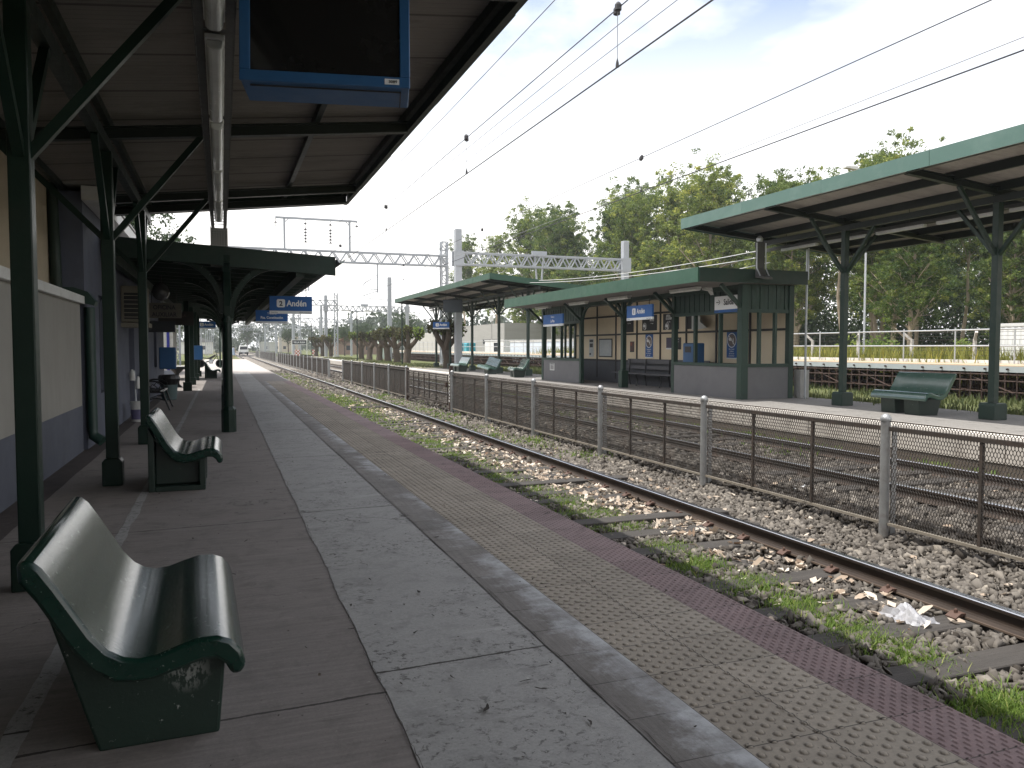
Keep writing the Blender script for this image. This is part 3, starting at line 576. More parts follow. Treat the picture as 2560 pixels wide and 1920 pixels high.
# ------------------------------------------------------------------ canopies
def corr(x0, x1, y0, y1, zf, pitch=.085, amp=.014, steps=8):
    mb = MB(); n = int((y1-y0)/pitch*steps)
    for i in range(n+1):
        y = y0+(y1-y0)*i/n; dz = amp*math.sin(2*math.pi*(y-y0)/pitch)
        mb.v += [(x0, y, zf(x0)+dz), (x1, y, zf(x1)+dz)]
        if i: k = 2*i; mb.f.append((k-2,k-1,k+1,k)); mb.m.append(0)
    return mb
def monopitch(name, label, xp, xb, xf, zp_, slope, y0, y1, posts, zfloor, mats, base, fascia_h, brace_dirs, sgn=1):
    """single-pitch canopy: posts at xp, low back edge xb, high track edge xf"""
    Mp, Mbeam, Mroof, Mfas = mats; sgn2 = zfloor > 0
    t = thing(name, label, 'canopy', (xp, (y0+y1)/2, zfloor))
    zb = lambda x: zp_+slope*abs(x-xp)*(1 if (x-xp)*(xf-xp) > 0 else -1)
    obj('roof_sheet', corr(xb, xf, y0, y1, lambda x: zb(x)+.235), Mroof, t, smooth=True)
    s = 1 if xf > xp else -1
    yy = y0-.03
    while yy < y1:
        ye = min(yy+2.44, y1+.03); dz, dx = random.uniform(-.006,.006), random.uniform(-.003,.003)
        obj('fascia', MB().prism([(xf+s*(.004+dx), zb(xf)+.035+dz), (xf+s*(.026+dx), zb(xf)+.025+dz), (xf+s*(.032+dx), zb(xf)+.278+dz), (xf+s*(.006+dx), zb(xf)+.278+dz)], 1, yy, ye-.006), Mfas, t); yy += 2.44
    obj('edge_angle', MB().box(min(xf-s*.05,xf+s*.003), max(xf-s*.05,xf+s*.003), y0, y1, zb(xf)+.012, zb(xf)+.020), Mbeam, t)
    obj('fascia', MB().prism([(xb-s*.004, zb(xb)+.10), (xb-s*.03, zb(xb)+.08), (xb-s*.03, zb(xb)+.28), (xb-s*.004, zb(xb)+.28)], 1, y0-.03, y1+.03), Mfas, t)
    for yy, sg in ((y0, -1), (y1, 1)):
        e = MB(); a, b_ = (xb, xf) if xb < xf else (xf, xb)
        e.add([(a,yy+sg*.004,zb(a)+.28),(b_,yy+sg*.004,zb(b_)+.28),(b_,yy+sg*.004,zb(b_)+.03),(a,yy+sg*.004,zb(a)+.03),(a,yy+sg*.028,zb(a)+.28),(b_,yy+sg*.028,zb(b_)+.28),(b_,yy+sg*.028,zb(b_)+.03),(a,yy+sg*.028,zb(a)+.03)],
              [(0,1,2,3),(7,6,5,4),(0,4,5,1),(1,5,6,2),(2,6,7,3),(3,7,4,0)]); obj('end_fascia', e, Mfas, t)
    ys = sorted(posts)
    for yp in ys+[yy for yy in (y0+.30, y1-.30)]:
        b_ = MB(); h = .06
        a0, a1 = xb+s*.05, xf-s*.05
        for dz, wd, th in ((0, .10, .014), (.115, .10, .014)): b_.beam((a0,yp,zb(a0)+dz+.007),(a1,yp,zb(a1)+dz+.007), wd, th)
        b_.beam((a0,yp,zb(a0)+.06),(a1,yp,zb(a1)+.06), .014, .105); obj('cross_beam', b_, Mbeam, t)
    for xq, dp in ((xf-s*.07, .095), (xf-s*1.12, .095), (xf-s*2.2, .095), (xf-s*3.3, .095), (xf-s*4.3, .095), (xb+s*.10, .09)):
        obj('purlin', MB().box(xq-.03, xq+.03, y0+.03, y1-.03, zb(xq)+.131-(.06 if sgn2 else 0), zb(xq)+.131+dp), Mbeam, t)
    obj('main_beam', MB().box(xp-.045, xp+.045, y0+.05, y1-.05, zp_-.13, zp_-.003), Mbeam, t)
    for yp in ys:
        zt = zp_-.132
        p = obj('post', MB().box(xp-.062, xp+.062, yp-.062, yp+.062, zfloor+base[1]-.005, zt), Mp, t, bevel=.008)
        o = obj('post_base', MB().prism([(xp-base[0],zfloor),(xp+base[0],zfloor),(xp+base[0],zfloor+base[1]-.04),(xp+base[0]-.03,zfloor+base[1]),(xp-base[0]+.03,zfloor+base[1]),(xp-base[0],zfloor+base[1]-.04)], 1, yp-base[0], yp+base[0]), Mp, p, bevel=.012)
        for dx, dy in brace_dirs:
            L = .96 if dx else .82; z0 = zt-.92; z1 = zb(xp+dx*L)+.005 if dx else zp_-.13
            obj('brace', MB().beam((xp+dx*.04, yp+dy*.04, z0), (xp+dx*L, yp+dy*L, z1), .062, .062), Mp, t)
    return t, zb
ALL4 = ((1,0),(-1,0),(0,1),(0,-1))
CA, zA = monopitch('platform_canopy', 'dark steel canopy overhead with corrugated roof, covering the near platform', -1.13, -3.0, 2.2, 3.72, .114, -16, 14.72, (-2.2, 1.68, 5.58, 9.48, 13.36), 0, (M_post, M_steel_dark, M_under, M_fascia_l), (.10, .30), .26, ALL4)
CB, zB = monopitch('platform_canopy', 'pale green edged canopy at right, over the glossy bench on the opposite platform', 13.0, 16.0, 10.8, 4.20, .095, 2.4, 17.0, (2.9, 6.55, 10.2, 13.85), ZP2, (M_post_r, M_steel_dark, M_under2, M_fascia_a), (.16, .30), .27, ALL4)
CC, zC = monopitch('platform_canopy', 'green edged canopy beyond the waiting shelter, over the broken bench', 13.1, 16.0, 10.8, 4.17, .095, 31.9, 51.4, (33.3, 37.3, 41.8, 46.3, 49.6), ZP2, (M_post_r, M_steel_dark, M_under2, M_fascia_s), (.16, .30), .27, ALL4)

# cable trays with tube lamps
def tray(name, label, x, y0, y1, z, wd=.26, holes=True):
    t = thing(name, label, 'cable tray', (x, y0, z)); mb = MB()
    mb.box(x-wd/2, x-wd/2+.006, y0, y1, z-.002, z+.055); mb.box(x+wd/2-.006, x+wd/2, y0, y1, z-.002, z+.055)
    for xa in (x-wd/2+.010, x+wd/2-.060): mb.box(xa, xa+.050, y0, y1, z, z+.004)
    n = int((y1-y0)/.30)
    for i in range(n): mb.box(x-wd/2+.006, x+wd/2-.006, y0+.3*i, y0+.3*i+.06, z+.006, z+.010)
    obj('tray_channel', mb, M_tray, t)
    return t
M_tray = mat('perforated_tray', (.10,.10,.095), .6, .3, 30, (.05,.045,.04), .5, 5, .1, metal=.3)
M_lampglass = mat('lamp_diffuser', (.52,.53,.50), .22, .12, 3, (.3,.29,.26), .5, 4, 0)
tr = tray('cable_tray', 'perforated cable tray hanging under the near canopy roof', -.01, -2.2, 14.8, 3.58)
hg = MB()
for y in (1.7, 3.6, 5.58, 7.5, 9.48, 11.4, 13.36): 
    for xx in (-.12, .10): hg.tube([(xx, y, 3.60), (xx, y, zA(0)+.02)], .006, 5)
obj('hanger_rod', hg, M_tray, tr)
dt = MB(); dt.box(-.145, .125, 14.86, 14.866, 2.92, 3.60)
for i in range(17):
    for j in range(6): dt.box(-.125+j*.042, -.105+j*.042, 14.850, 14.862, 2.95+i*.036, 2.963+i*.036, 1)
dt.box(-.155, -.145, 14.85, 14.90, 2.92, 3.62); dt.box(.125, .135, 14.85, 14.90, 2.92, 3.62)
obj('tray_drop', dt, [mat('tray_drop_steel', (.34,.34,.33), .55, .15, 12, metal=.3), M_black], tr)
def tube_lamp(label, x, y0, y1, z, wd=.125, group=None, dirt=0):
    t = thing('tube_lamp', label, 'lamp', (x, (y0+y1)/2, z), group)
    obj('lamp_housing', MB().box(x-wd/2, x+wd/2, y0, y1, z, z+.035), M_white_weath, t, bevel=.006)
    pr = [(x-wd/2+.006, z-.001), (x+wd/2-.006, z-.001), (x+wd/2-.012, z-.045), (x+wd/2-.035, z-.066), (x-wd/2+.035, z-.066), (x-wd/2+.012, z-.045)]
    o = obj('diffuser', MB().prism(pr, 1, y0+.012, y1-.012), M_lampglass, t, smooth=True, bevel=.012)
    return t
L1 = [('topmost', 3.6, 5.33), ('second', 5.62, 7.45), ('third', 7.66, 9.45), ('fourth', 9.55, 11.44), ('last', 11.5, 13.3)]
for w_, a, b_ in L1:
    tube_lamp({'topmost':'dusty tube lamp on the tray, cut off by the top of the picture', 'second':'dusty tube lamp on the tray level with the blue screen box', 'third':'dusty tube lamp on the tray crossing the far dark roof beam',
               'fourth':'tube lamp with bright edges just past the dark cross beam', 'last':'smallest looking tube lamp at the far end of the perforated tray'}[w_], -.01, a, b_, 3.53, group='tube lamps on the near tray')

# information screen box under the near canopy
sb = thing('information_screen', 'blue framed dark information screen hanging under the near canopy', 'screen')
bx = MB(); W, D, Hh = .50, .17, .34
bx.box(-W, W, -D+.02, D, -Hh, Hh)
for a in ((-W-.004, W+.004, -D-.004, -D+.02, -Hh-.004, -Hh+.062), (-W-.004, W+.004, -D-.004, -D+.02, Hh-.062, Hh+.004)): bx.box(*a)
bx.box(-W-.004, -W+.058, -D-.004, -D+.02, -Hh+.062, Hh-.062); bx.box(W-.058, W+.004, -D-.004, -D+.02, -Hh+.062, Hh-.062)
obj('casing', bx, M_bluebox, sb, bevel=.006)
obj('screen', MB().box(-W+.058, W-.058, -D+.008, -D+.019, -Hh+.062, Hh-.062), M_screen, sb)
br = MB(); br.box(-W+.05, W-.05, -D+.06, -D+.066, -Hh-.012, -Hh-.003); br.box(W-.056, W-.05, -D+.06, D-.03, -Hh-.012, -Hh-.003)
obj('hatch_trim', br, M_ink, sb)
lb = obj('number_plate', MB().box(W-.15, W-.062, -D-.008, -D-.0045, -Hh+.012, -Hh+.046), M_sign_white, sb)
lt = MB(); put_text(lt, '3089', W-.126, -Hh+.020, -D-.0095, .026, .02); obj('lettering', lt, M_ink, lb)
ht = MB()
for a in (-.3, .3): ht.tube([(a, 0, Hh), (a, 0, Hh+.22)], .014, 8)
obj('hanger', ht, M_steel_dark, sb)
sb.location = (.655, 5.10, 3.42); sb.rotation_euler = (R(-4), R(0), R(-11))

# ------------------------------------------------------------------ concrete benches
def bench_profile():
    top = [(-.375,.795),(-.335,.800),(-.300,.765),(-.255,.690),(-.205,.600),(-.150,.500),(-.100,.435),(-.050,.402),(0,.390),(.060,.396),(.130,.420),(.200,.440),(.265,.440),(.315,.418),(.350,.375),(.368,.318)]
    bot = [(.350,.280),(.315,.280),(.295,.322),(.262,.350),(.215,.352),(.140,.330),(.060,.306),(-.010,.299),(-.085,.313),(-.152,.364),(-.208,.438),(-.264,.538),(-.318,.640),(-.372,.722)]
    return top+bot
def bench(label, feet, L=1.2, group='concrete benches', style='solid', shell=None, footm=None):
    t = thing('concrete_bench', label, 'bench', (0,0,0), group)
    obj('seat_shell', MB().prism(bench_profile(), 1, -L/2, L/2), shell or M_bench, t, smooth=True, bevel=.016)
    for a, b_ in feet:
        if style == 'solid':
            pf = [(-.150,0),(.270,0),(.300,.350),(.140,.340),(.05,.318),(-.02,.312),(-.08,.325),(-.145,.372),(-.2,.442),(-.262,.56),(-.305,.55)]
            obj('foot', MB().prism(pf, 1, a, b_), footm or M_bench_foot, t, bevel=.012)
        else:
            k = MB(); k.prism([(-.36,0),(-.30,0),(-.30,.56),(-.36,.68)], 1, a, b_); k.prism([(.13,.055),(.19,.055),(.19,.335),(.13,.335)], 1, a, b_); k.prism([(-.299,0),(.19,0),(.19,.0545),(-.299,.0545)], 1, a, b_)
            k.prism([(-.299,.53),(-.10,.335),(.129,.30),(.129,.34),(-.08,.39),(-.299,.69)], 1, a, b_); k.prism([(-.298,.056),(.128,.056),(.128,.30),(-.1,.33),(-.298,.52)], 1, (a+b_)/2-.03, (a+b_)/2+.03)
            obj('foot', k, M_bench_foot, t, bevel=.008)
    return t
FEET = ((-.50,-.12),(.12,.50))
M_foot_scuff, nt, b = newmat('bench_foot_scuffed'); v = coords(nt, rnd=False); vd = nt.nodes.new('ShaderNodeVectorMath'); vd.operation = 'DISTANCE'; vd.inputs[1].default_value = (.16, -.52, .275); nt.links.new(v, vd.inputs[0])
sc_ = mathn(nt, 'MULTIPLY', ramp(nt, vd.outputs['Value'], .03, .095, (1,1,1,1), (0,0,0,1)), ramp(nt, noise(nt, coords(nt, (1,1,.5), rnd=False), 46, 5, .7), .47, .56))
ch_ = mathn(nt, 'MAXIMUM', mathn(nt, 'MULTIPLY', sc_, .8), ramp(nt, noise(nt, v, 30, 8, .75), .645, .67))
nt.links.new(mix(nt, ch_, mix(nt, noise(nt, v, 6, 6), (.004,.014,.009), (.009,.028,.018)), (.27,.28,.26)), b.inputs['Base Color']); b.inputs['Roughness'].default_value = .5; bump(nt, b, noise(nt, v, 45, 6, .7), .2, .006)
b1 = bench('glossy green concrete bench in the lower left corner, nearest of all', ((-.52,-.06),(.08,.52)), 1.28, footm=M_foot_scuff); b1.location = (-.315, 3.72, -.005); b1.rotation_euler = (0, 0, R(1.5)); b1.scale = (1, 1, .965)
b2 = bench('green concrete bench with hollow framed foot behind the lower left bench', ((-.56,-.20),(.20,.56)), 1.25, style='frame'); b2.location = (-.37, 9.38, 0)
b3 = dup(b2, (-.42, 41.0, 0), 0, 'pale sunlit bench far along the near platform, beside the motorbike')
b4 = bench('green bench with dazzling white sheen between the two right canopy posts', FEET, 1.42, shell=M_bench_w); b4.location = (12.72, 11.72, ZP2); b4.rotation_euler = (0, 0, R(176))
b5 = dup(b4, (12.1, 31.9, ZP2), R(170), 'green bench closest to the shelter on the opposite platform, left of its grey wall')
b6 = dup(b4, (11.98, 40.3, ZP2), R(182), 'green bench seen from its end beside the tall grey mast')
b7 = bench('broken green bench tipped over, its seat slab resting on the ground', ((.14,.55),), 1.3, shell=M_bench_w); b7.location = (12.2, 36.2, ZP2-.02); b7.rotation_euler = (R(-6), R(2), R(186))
sl = b7.children[0]; sl.rotation_euler = (R(16), 0, 0); sl.location.z -= .10

# ------------------------------------------------------------------ station buildings on the near platform
an = thing('station_annex', 'low cream annex wall with blue grey base beside the left green posts', 'building', (-2.3, 5, 0))
obj('wall', MB().box(-2.6, -1.9, -16, 12.75, .66, 2.12), M_cream, an)
obj('base_band', MB().box(-2.6, -1.897, -16, 12.75, 0, .66), M_blue_dado, an)
obj('coping', MB().box(-2.6, -1.84, -16, 12.80, 2.12, 2.235), M_white_weath, an, bevel=.01)
st = thing('station_building', 'blue grey and beige station building behind the near platform posts', 'building', (-4, 20, 0))
obj('wall', MB().box(-8, -2.28, -16, 12.89, 0, 4.4), M_beige, st)
fw = MB(); wins = [(14.3, 15.5, .75, 2.35), (22.3, 23.4, 0.02, 2.4), (25.2, 26.2, .9, 2.3)]
fw.box(-8, -1.86, 12.9, 14.3, 0, 3.75); fw.box(-8, -1.86, 15.5, 18.6, 0, 3.75); fw.box(-8, -1.86, 19.7, 22.3, 0, 3.75); fw.box(-8, -1.86, 23.4, 25.2, 0, 3.75); fw.box(-8, -1.86, 26.2, 29.4, 0, 3.75)
for a, b_, z0, z1 in wins+[(18.6,19.7,.02,2.45)]: fw.box(-8, -1.862, a+.001, b_-.001, z1, 3.748); 
for a, b_, z0, z1 in wins+[(18.6,19.7,.02,2.45)]:
    if z0 > .1: fw.box(-8, -1.862, a+.001, b_-.001, 0, z0)
obj('wall', fw, M_blue_wall, st)
for a, b_, z0, z1 in wins:
    nm = 'window' if z0 > .1 else 'door'
    wv = obj(nm, MB().box(-2.10, -2.05, a, b_, z0, z1), M_glass if nm == 'window' else mat('door_dark', (.03,.035,.05), .5, .3, 4), st)
    fr = MB(); fr.box(-2.05, -1.99, a, a+.07, z0, z1); fr.box(-2.05, -1.99, b_-.07, b_, z0, z1); fr.box(-2.05, -1.99, a+.07, b_-.07, z1-.07, z1); fr.box(-2.05, -2.0, (a+b_)/2-.02, (a+b_)/2+.02, z0, z1-.07); obj('frame', fr, M_cream if nm == 'door' else M_blue_dado, wv)
dv = obj('door', MB().box(-2.12, -2.07, 18.6, 19.7, .02, 2.45), mat('door_cream', (.42,.38,.28), .6, .15, 3), st)
pn = MB()
for z0, z1 in ((.2,1.0),(1.1,2.25)): pn.box(-2.066, -2.05, 18.75, 19.1, z0, z1); pn.box(-2.066, -2.05, 19.2, 19.55, z0, z1)
obj('panel', pn, M_blue_dado, dv)
obj('eave_board', MB().box(-1.84, -1.62, 12.7, 29.6, 3.60, 3.80), M_white_weath, st)
rf = MB(); rf.prism([(-8.3,3.82),(-1.6,3.82),(-1.6,3.86),(-5,5.4),(-8.3,3.86)], 1, 12.7, 29.6); obj('roof', rf, mat('roof_zinc', (.30,.29,.28), .6, .2, 3), st)
for i, (y0, lab) in enumerate(((12.78, 'dark green downpipe with peeling white flecks at the end of the cream annex'),)):
    p = thing('downpipe', lab, 'pipe', (-1.83, y0, 0))
    pm = MB(); pm.tube([(-1.80, y0+.12, 2.08), (-1.80, y0+.12, .32), (-1.78, y0+.10, .20), (-1.66, y0+.05, .12)], .075, 12); obj('pipe', pm, mat('downpipe_green', (.010,.035,.026), .45, .3, 5, chips=(.5,.5,.47), chip_t=.72, chip_scale=9), p, smooth=True)
    hp = MB(); hp.prism([(-2.25,2.24),(-1.72,2.10),(-1.70,2.16),(-1.80,2.30),(-1.98,2.36),(-2.25,2.36)], 1, y0-.01, y0+.25); obj('rain_hood', hp, mat('downpipe_hood', (.010,.035,.026), .5, .3, 5), p)
p = tag(obj('downpipe', MB().tube([(-2.19, 12.78, 2.25), (-2.23, 12.78, 4.1)], .075, 10), M_wood_dark, smooth=True), 'upper dark green pipe between the beige wall and the blue grey wall', 'pipe')

# old canopy of the station (flat, wooden, brackets)
oc = thing('station_canopy', 'old low wooden canopy with dark green fascia and curved brackets by the station building', 'canopy', (0, 30, 0))
zo = lambda x: 3.10-.05*x
y0, y1 = 14.62, 47.5
rs = MB(); rs.add([(-1.84,y0,zo(-1.84)+.10),(1.96,y0,zo(1.96)+.10),(1.96,y1,zo(1.96)+.10),(-1.84,y1,zo(-1.84)+.10),(-1.84,y0,zo(-1.84)+.13),(1.96,y0,zo(1.96)+.13),(1.96,y1,zo(1.96)+.13),(-1.84,y1,zo(-1.84)+.13)],
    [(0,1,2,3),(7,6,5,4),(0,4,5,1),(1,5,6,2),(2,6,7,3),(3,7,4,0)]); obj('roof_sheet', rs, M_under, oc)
e = MB(); e.add([(-1.84,y0-.03,zo(-1.84)+.16),(1.97,y0-.03,zo(1.97)+.14),(1.97,y0-.03,zo(1.97)-.20),(-1.84,y0-.03,zo(-1.84)-.16),(-1.84,y0-.001,zo(-1.84)+.16),(1.97,y0-.001,zo(1.97)+.14),(1.97,y0-.001,zo(1.97)-.20),(-1.84,y0-.001,zo(-1.84)-.16)],
    [(3,2,1,0),(4,5,6,7),(0,1,5,4),(1,2,6,5),(2,3,7,6),(3,0,4,7)]); obj('end_fascia', e, M_fascia_l, oc)
gut = MB()
for i in range(13): gut.v += [(1.99+.07+.07*math.cos(math.pi+math.pi*i/12), y0-.12, zo(2)+.10+.08*math.sin(math.pi+math.pi*i/12)), (1.99+.07+.07*math.cos(math.pi+math.pi*i/12), y1, zo(2)+.10+.08*math.sin(math.pi+math.pi*i/12))]
for i in range(12): gut.f.append((2*i,2*i+1,2*i+3,2*i+2)); gut.m.append(0)
obj('gutter', gut, M_fascia_l, oc)
for i in range(34):
    y = y0+.55+i*.97
    pp = [(-1.8,zo(-1.8)+.09),(1.93,zo(1.93)+.09),(1.93,zo(1.93)+.02),(1.88,zo(1.9)-.05),(1.80,zo(1.8)-.07),(1.60,zo(1.6)-.07),(-1.8,zo(-1.8)-.07)]
    obj('rafter', MB().prism(pp, 1, y-.04, y+.04), M_wood_dark, oc)
for xq in (.10, -1.70, 1.35): obj('main_beam', MB().box(xq-.07, xq+.07, y0+.02, y1, zo(xq)-.27, zo(xq)-.075), M_wood_dark, oc)
def curved(c, d, r0, zt, wd=.10):
    pts = []
    for i in range(9):
        a = R(90*i/8); pts.append((c[0]+d[0]*(r0*(1-math.cos(a))+.06), c[1]+d[1]*(r0*(1-math.cos(a))+.06), zt-r0*1.15+r0*1.15*math.sin(a)))
    mb = MB()
    for a, b_ in zip(pts, pts[1:]): mb.beam(a, b_, wd, wd)
    return mb
for k, yp in enumerate([14.75, 19.35, 23.95, 28.55, 33.15, 37.75, 42.3, 46.8]):
    xp = .10
    p = obj('post', MB().lathe([(.085,.44),(.078,1.0),(.072,2.84)], (xp, yp, 0), 14), M_post, oc, smooth=True)
    obj('post_base', MB().lathe([(.125,0),(.125,.40),(.10,.44),(.085,.46)], (xp, yp, 0), 8), M_post, p)
    for d in ((1,0),(-1,0),(0,1),(0,-1)): obj('bracket', curved((xp, yp), d, .80, zo(xp+d[0]*.8)-.12), M_post, oc)
    obj('collar', MB().lathe([(.10,0),(.10,.06)], (xp, yp, 1.95), 14), M_post, p)
for yp in (29.2, 33.8, 38.5, 43.0):
    p = obj('post', MB().box(-1.20, -1.04, yp-.08, yp+.08, .3, zo(-1.1)-.07), M_post, oc); obj('post_base', MB().box(-1.26, -.98, yp-.14, yp+.14, 0, .3), M_post, p)

# small things along the station wall
ac = thing('air_conditioner', 'boxy louvred air conditioner high on the station wall', 'air conditioner', (-1.6, 17.6, 2.2))
obj('casing', MB().box(-1.86, -1.40, 17.3, 18.0, 2.0, 2.72), mat('ac_case', (.20,.18,.14), .6, .12, 3), ac, bevel=.02)
lv = MB(); lv.box(-1.80, -1.47, 17.288, 17.299, 2.06, 2.58, 1)
for i in range(6): lv.beam((-1.80, 17.28, 2.10+i*.085), (-1.47, 17.28, 2.10+i*.085), .02, .012)
obj('louvre', lv, [mat('ac_slat', (.30,.27,.21), .6, .1, 3), M_black], ac)
obj('shelf', MB().box(-1.86, -1.36, 17.25, 18.05, 1.90, 1.985), mat('ac_shelf', (.22,.20,.16), .7, .15, 3), ac)
def hang_sign(name, label, cat, loc, wd, ht, th, plate, stripe=None, texts=(), rods=0, rot=0, badge=None, group=None, extra=None):
    t = thing(name, label, cat, (0,0,0), group); sh = .17*ht if stripe else 0
    obj('panel', MB().box(-wd/2, wd/2, -th/2, th/2, -ht/2+sh, ht/2), plate, t, bevel=.004)
    if stripe:
        s_ = obj('lower_strip', MB().box(-wd/2, wd/2, -th/2-.001, th/2+.001, -ht/2, -ht/2+sh-.001), stripe, t)
        sm = MB(); put_text(sm, 'Línea Roca', -wd/2+.03*wd, -ht/2+.3*sh, -th/2-.004, sh*.5, .01); put_text(sm, 'Trenes Argentinos', wd/2-.03*wd, -ht/2+.3*sh, -th/2-.004, sh*.5, .02, 'RIGHT'); obj('lettering', sm, M_ink, s_)
    if badge:
        bx_, bz_, bs, num = badge
        k = obj('badge', MB().prism(rounded(bx_-bs/2, bx_+bs/2, bz_-bs/2, bz_+bs/2, bs*.2), 1, -th/2-.006, -th/2+.001), M_sign_white, t)
        n_ = MB(); put_text(n_, num, bx_, bz_-bs*.30, -th/2-.009, bs*.82, .03, 'CENTER'); obj('number', n_, M_ink, k)
    if texts:
        l_ = MB()
        for body, x, z, size, bold, al in texts: put_text(l_, body, x, z, -th/2-.005, size, bold, al, .88)
        obj('lettering', l_, extra or M_sign_white, t)
    if rods:
        r_m = MB()
        for a in (-wd*.36, wd*.36): r_m.tube([(a, 0, ht/2), (a, 0, ht/2+rods)], .010, 6)
        obj('hanger', r_m, M_steel_dark, t)
    t.location = loc; t.rotation_euler = (0, 0, rot); return t
AND = lambda n, wd, ht: dict(badge=(-wd*.235, ht*.09, ht*.46, n), texts=[('Andén', -wd*.10, -ht*.06, ht*.47, .028, 'LEFT')])
hang_sign('platform_sign', 'blue platform sign reading 2 Andén, hung in front of the Constitución sign', 'sign', (1.50, 18.6, 2.46), .94, .40, .05, M_blue, M_sign_white, rods=.55, **AND('2', .94, .40))
hang_sign('direction_sign', 'blue sign reading Trenes a Pza. Constitución, half hidden by the 2 Andén sign', 'sign', (1.45, 25.0, 2.42), .94, .40, .05, M_blue, M_sign_white, [('Trenes a', 0, .075, .085, .01, 'CENTER'), ('Pza. Constitución', 0, -.055, .105, .025, 'CENTER')], rods=.5)
hang_sign('platform_sign', 'small far blue Andén sign left of the round bracketed post', 'sign', (-.74, 44.6, 2.66), .94, .40, .05, M_blue, M_sign_white, rods=.4, **AND('2', .94, .40))
hang_sign('office_sign', 'pale hanging sign ending in INA and LIAR behind the third green post', 'sign', (-1.35, 21.8, 2.43), .80, .38, .03, mat('old_pale_sign', (.16,.145,.12), .6, .2, 4), None, [('OFICINA', 0, .03, .15, .02, 'CENTER'), ('AUXILIAR', 0, -.15, .15, .02, 'CENTER')], rods=.4, extra=M_ink)
hang_sign('small_notice', 'dark little notice with a red mark below the INA LIAR sign', 'sign', (-1.42, 21.9, 2.02), .62, .28, .03, M_ink, None, rods=.0)
hang_sign('ticket_sign', 'dark brown hanging sign with faint lettering right of the INA LIAR sign', 'sign', (-1.35, 27.2, 2.42), 1.05, .44, .04, mat('brown_sign', (.035,.028,.024), .55, .2, 4), None, [('BOLETERIA', 0, .04, .14, .015, 'CENTER')], rods=.4, extra=mat('brown_letters', (.09,.07,.055), .6, .1, 3))
gl = thing('globe_lamp', 'round white globe lamp hanging under the old canopy', 'lamp', (-1.25, 19.2, 2.9))
obj('globe', MB().lathe([(.02,-.20),(.09,-.18),(.16,-.11),(.19,0),(.16,.11),(.09,.18),(.03,.20)], (-1.25,19.2,2.74), 20), mat('globe_glass', (.07,.07,.075), .2, .1, 3, bmp=0), gl, smooth=True); obj('stem', MB().tube([(-1.25,19.2,2.93),(-1.25,19.2,3.2)], .02, 8), M_iron, gl)
for nm, lab, x, y, z0, z1, wd in (('wall_cabinet', 'blue wall cabinet left of the white hut, above the black bin', -1.52, 25.6, .85, 1.50, .46), ('wall_cabinet', 'brighter small blue cabinet on the far green posts, above the pale bench', -1.05, 38.2, .93, 1.58, .50)):
    t = thing(nm, lab, 'cabinet', (x, y, z0), 'blue cabinets'); obj('casing', MB().box(x-wd/2, x+wd/2, y-.1, y+.16, z0, z1), M_bluebox, t, bevel=.03); obj('cabinet_door', MB().box(x-wd/2+.03, x+wd/2-.03, y-.108, y-.101, z0+.03, z1-.03), M_bluebox, t)
pb = thing('paint_bucket', 'white ribbed paint bucket with purple label on the floor by the wall', 'bucket', (-1.60, 17.45, 0))
obj('bucket_body', MB().lathe([(.125,0),(.14,.30),(.152,.302),(.152,.325),(.145,.33),(.152,.345),(.152,.368),(.145,.37),(.155,.39),(.155,.405),(.14,.405)], (-1.60,17.45,0), 22), M_white_weath, pb, smooth=True)
obj('bucket_label', MB().lathe([(.1305,.05),(.1395,.25)], (-1.60,17.45,0), 22), mat('purple_label', (.13,.12,.22), .5, .35, 18), pb, smooth=True)
tg = thing('cleaning_trolley', 'white and grey bottles on a stick leaning by the station wall', 'cleaning kit', (-1.72, 18.4, 0))
obj('handle', MB().tube([(-1.72,18.4,0),(-1.76,18.5,1.0)], .018, 8), M_galv, tg); obj('bottle', MB().lathe([(.045,0),(.05,.16),(.03,.22),(.018,.26)], (-1.68,18.42,.62), 12), M_white, tg, smooth=True); obj('bottle', MB().lathe([(.05,0),(.055,.14),(.03,.2),(.02,.23)], (-1.78,18.3,.80), 12), M_white_weath, tg, smooth=True)
tp = thing('floor_tap', 'little white capped standpipe on the floor beside the third green post', 'tap', (-1.06, 13.95, 0))
obj('pipe', MB().tube([(-.98,13.75,.0),(-.98,13.75,.16)], .018, 8), M_galv, tp); obj('cap', MB().lathe([(.045,0),(.05,.03),(.03,.06),(.01,.07)], (-.98,13.75,.15), 12), M_white_weath, tp, smooth=True)
# iron armchair bench
ib = thing('iron_bench', 'black cast iron bench with curled arms and pale slat, by the station wall', 'bench', (-1.5, 20.9, 0))
for y in (20.3, 21.5):
    k = MB()
    k.tube([(-1.80,y,.90),(-1.74,y,.62),(-1.66,y,.44),(-1.30,y,.43)], .022, 8); k.tube([(-1.70,y,.45),(-1.74,y,.2),(-1.82,y,0)], .022, 8); k.tube([(-1.32,y,.43),(-1.26,y,.22),(-1.18,y,0)], .022, 8)
    k.tube([(-1.75,y,.66),(-1.60,y,.70),(-1.42,y,.68),(-1.30,y,.60),(-1.30,y,.52),(-1.38,y,.50),(-1.40,y,.56)], .020, 8); k.tube([(-1.5,y,.43),(-1.45,y,.55),(-1.55,y,.62),(-1.6,y,.55)], .014, 6); k.tube([(-1.70,y,.22),(-1.5,y,.30),(-1.28,y,.24)], .014, 6)
    obj('side_frame', k, M_iron, ib, smooth=True)
for i in range(4): obj('slat', MB().box(-1.66+i*.095, -1.58+i*.095, 20.25, 21.55, .452, .478), M_iron if i < 3 else M_white_weath, ib)
for i in range(3): obj('slat', MB().beam((-1.70-.03*i, 20.25, .58+.12*i), (-1.70-.03*i, 21.55, .58+.12*i), .025, .08), M_iron, ib)
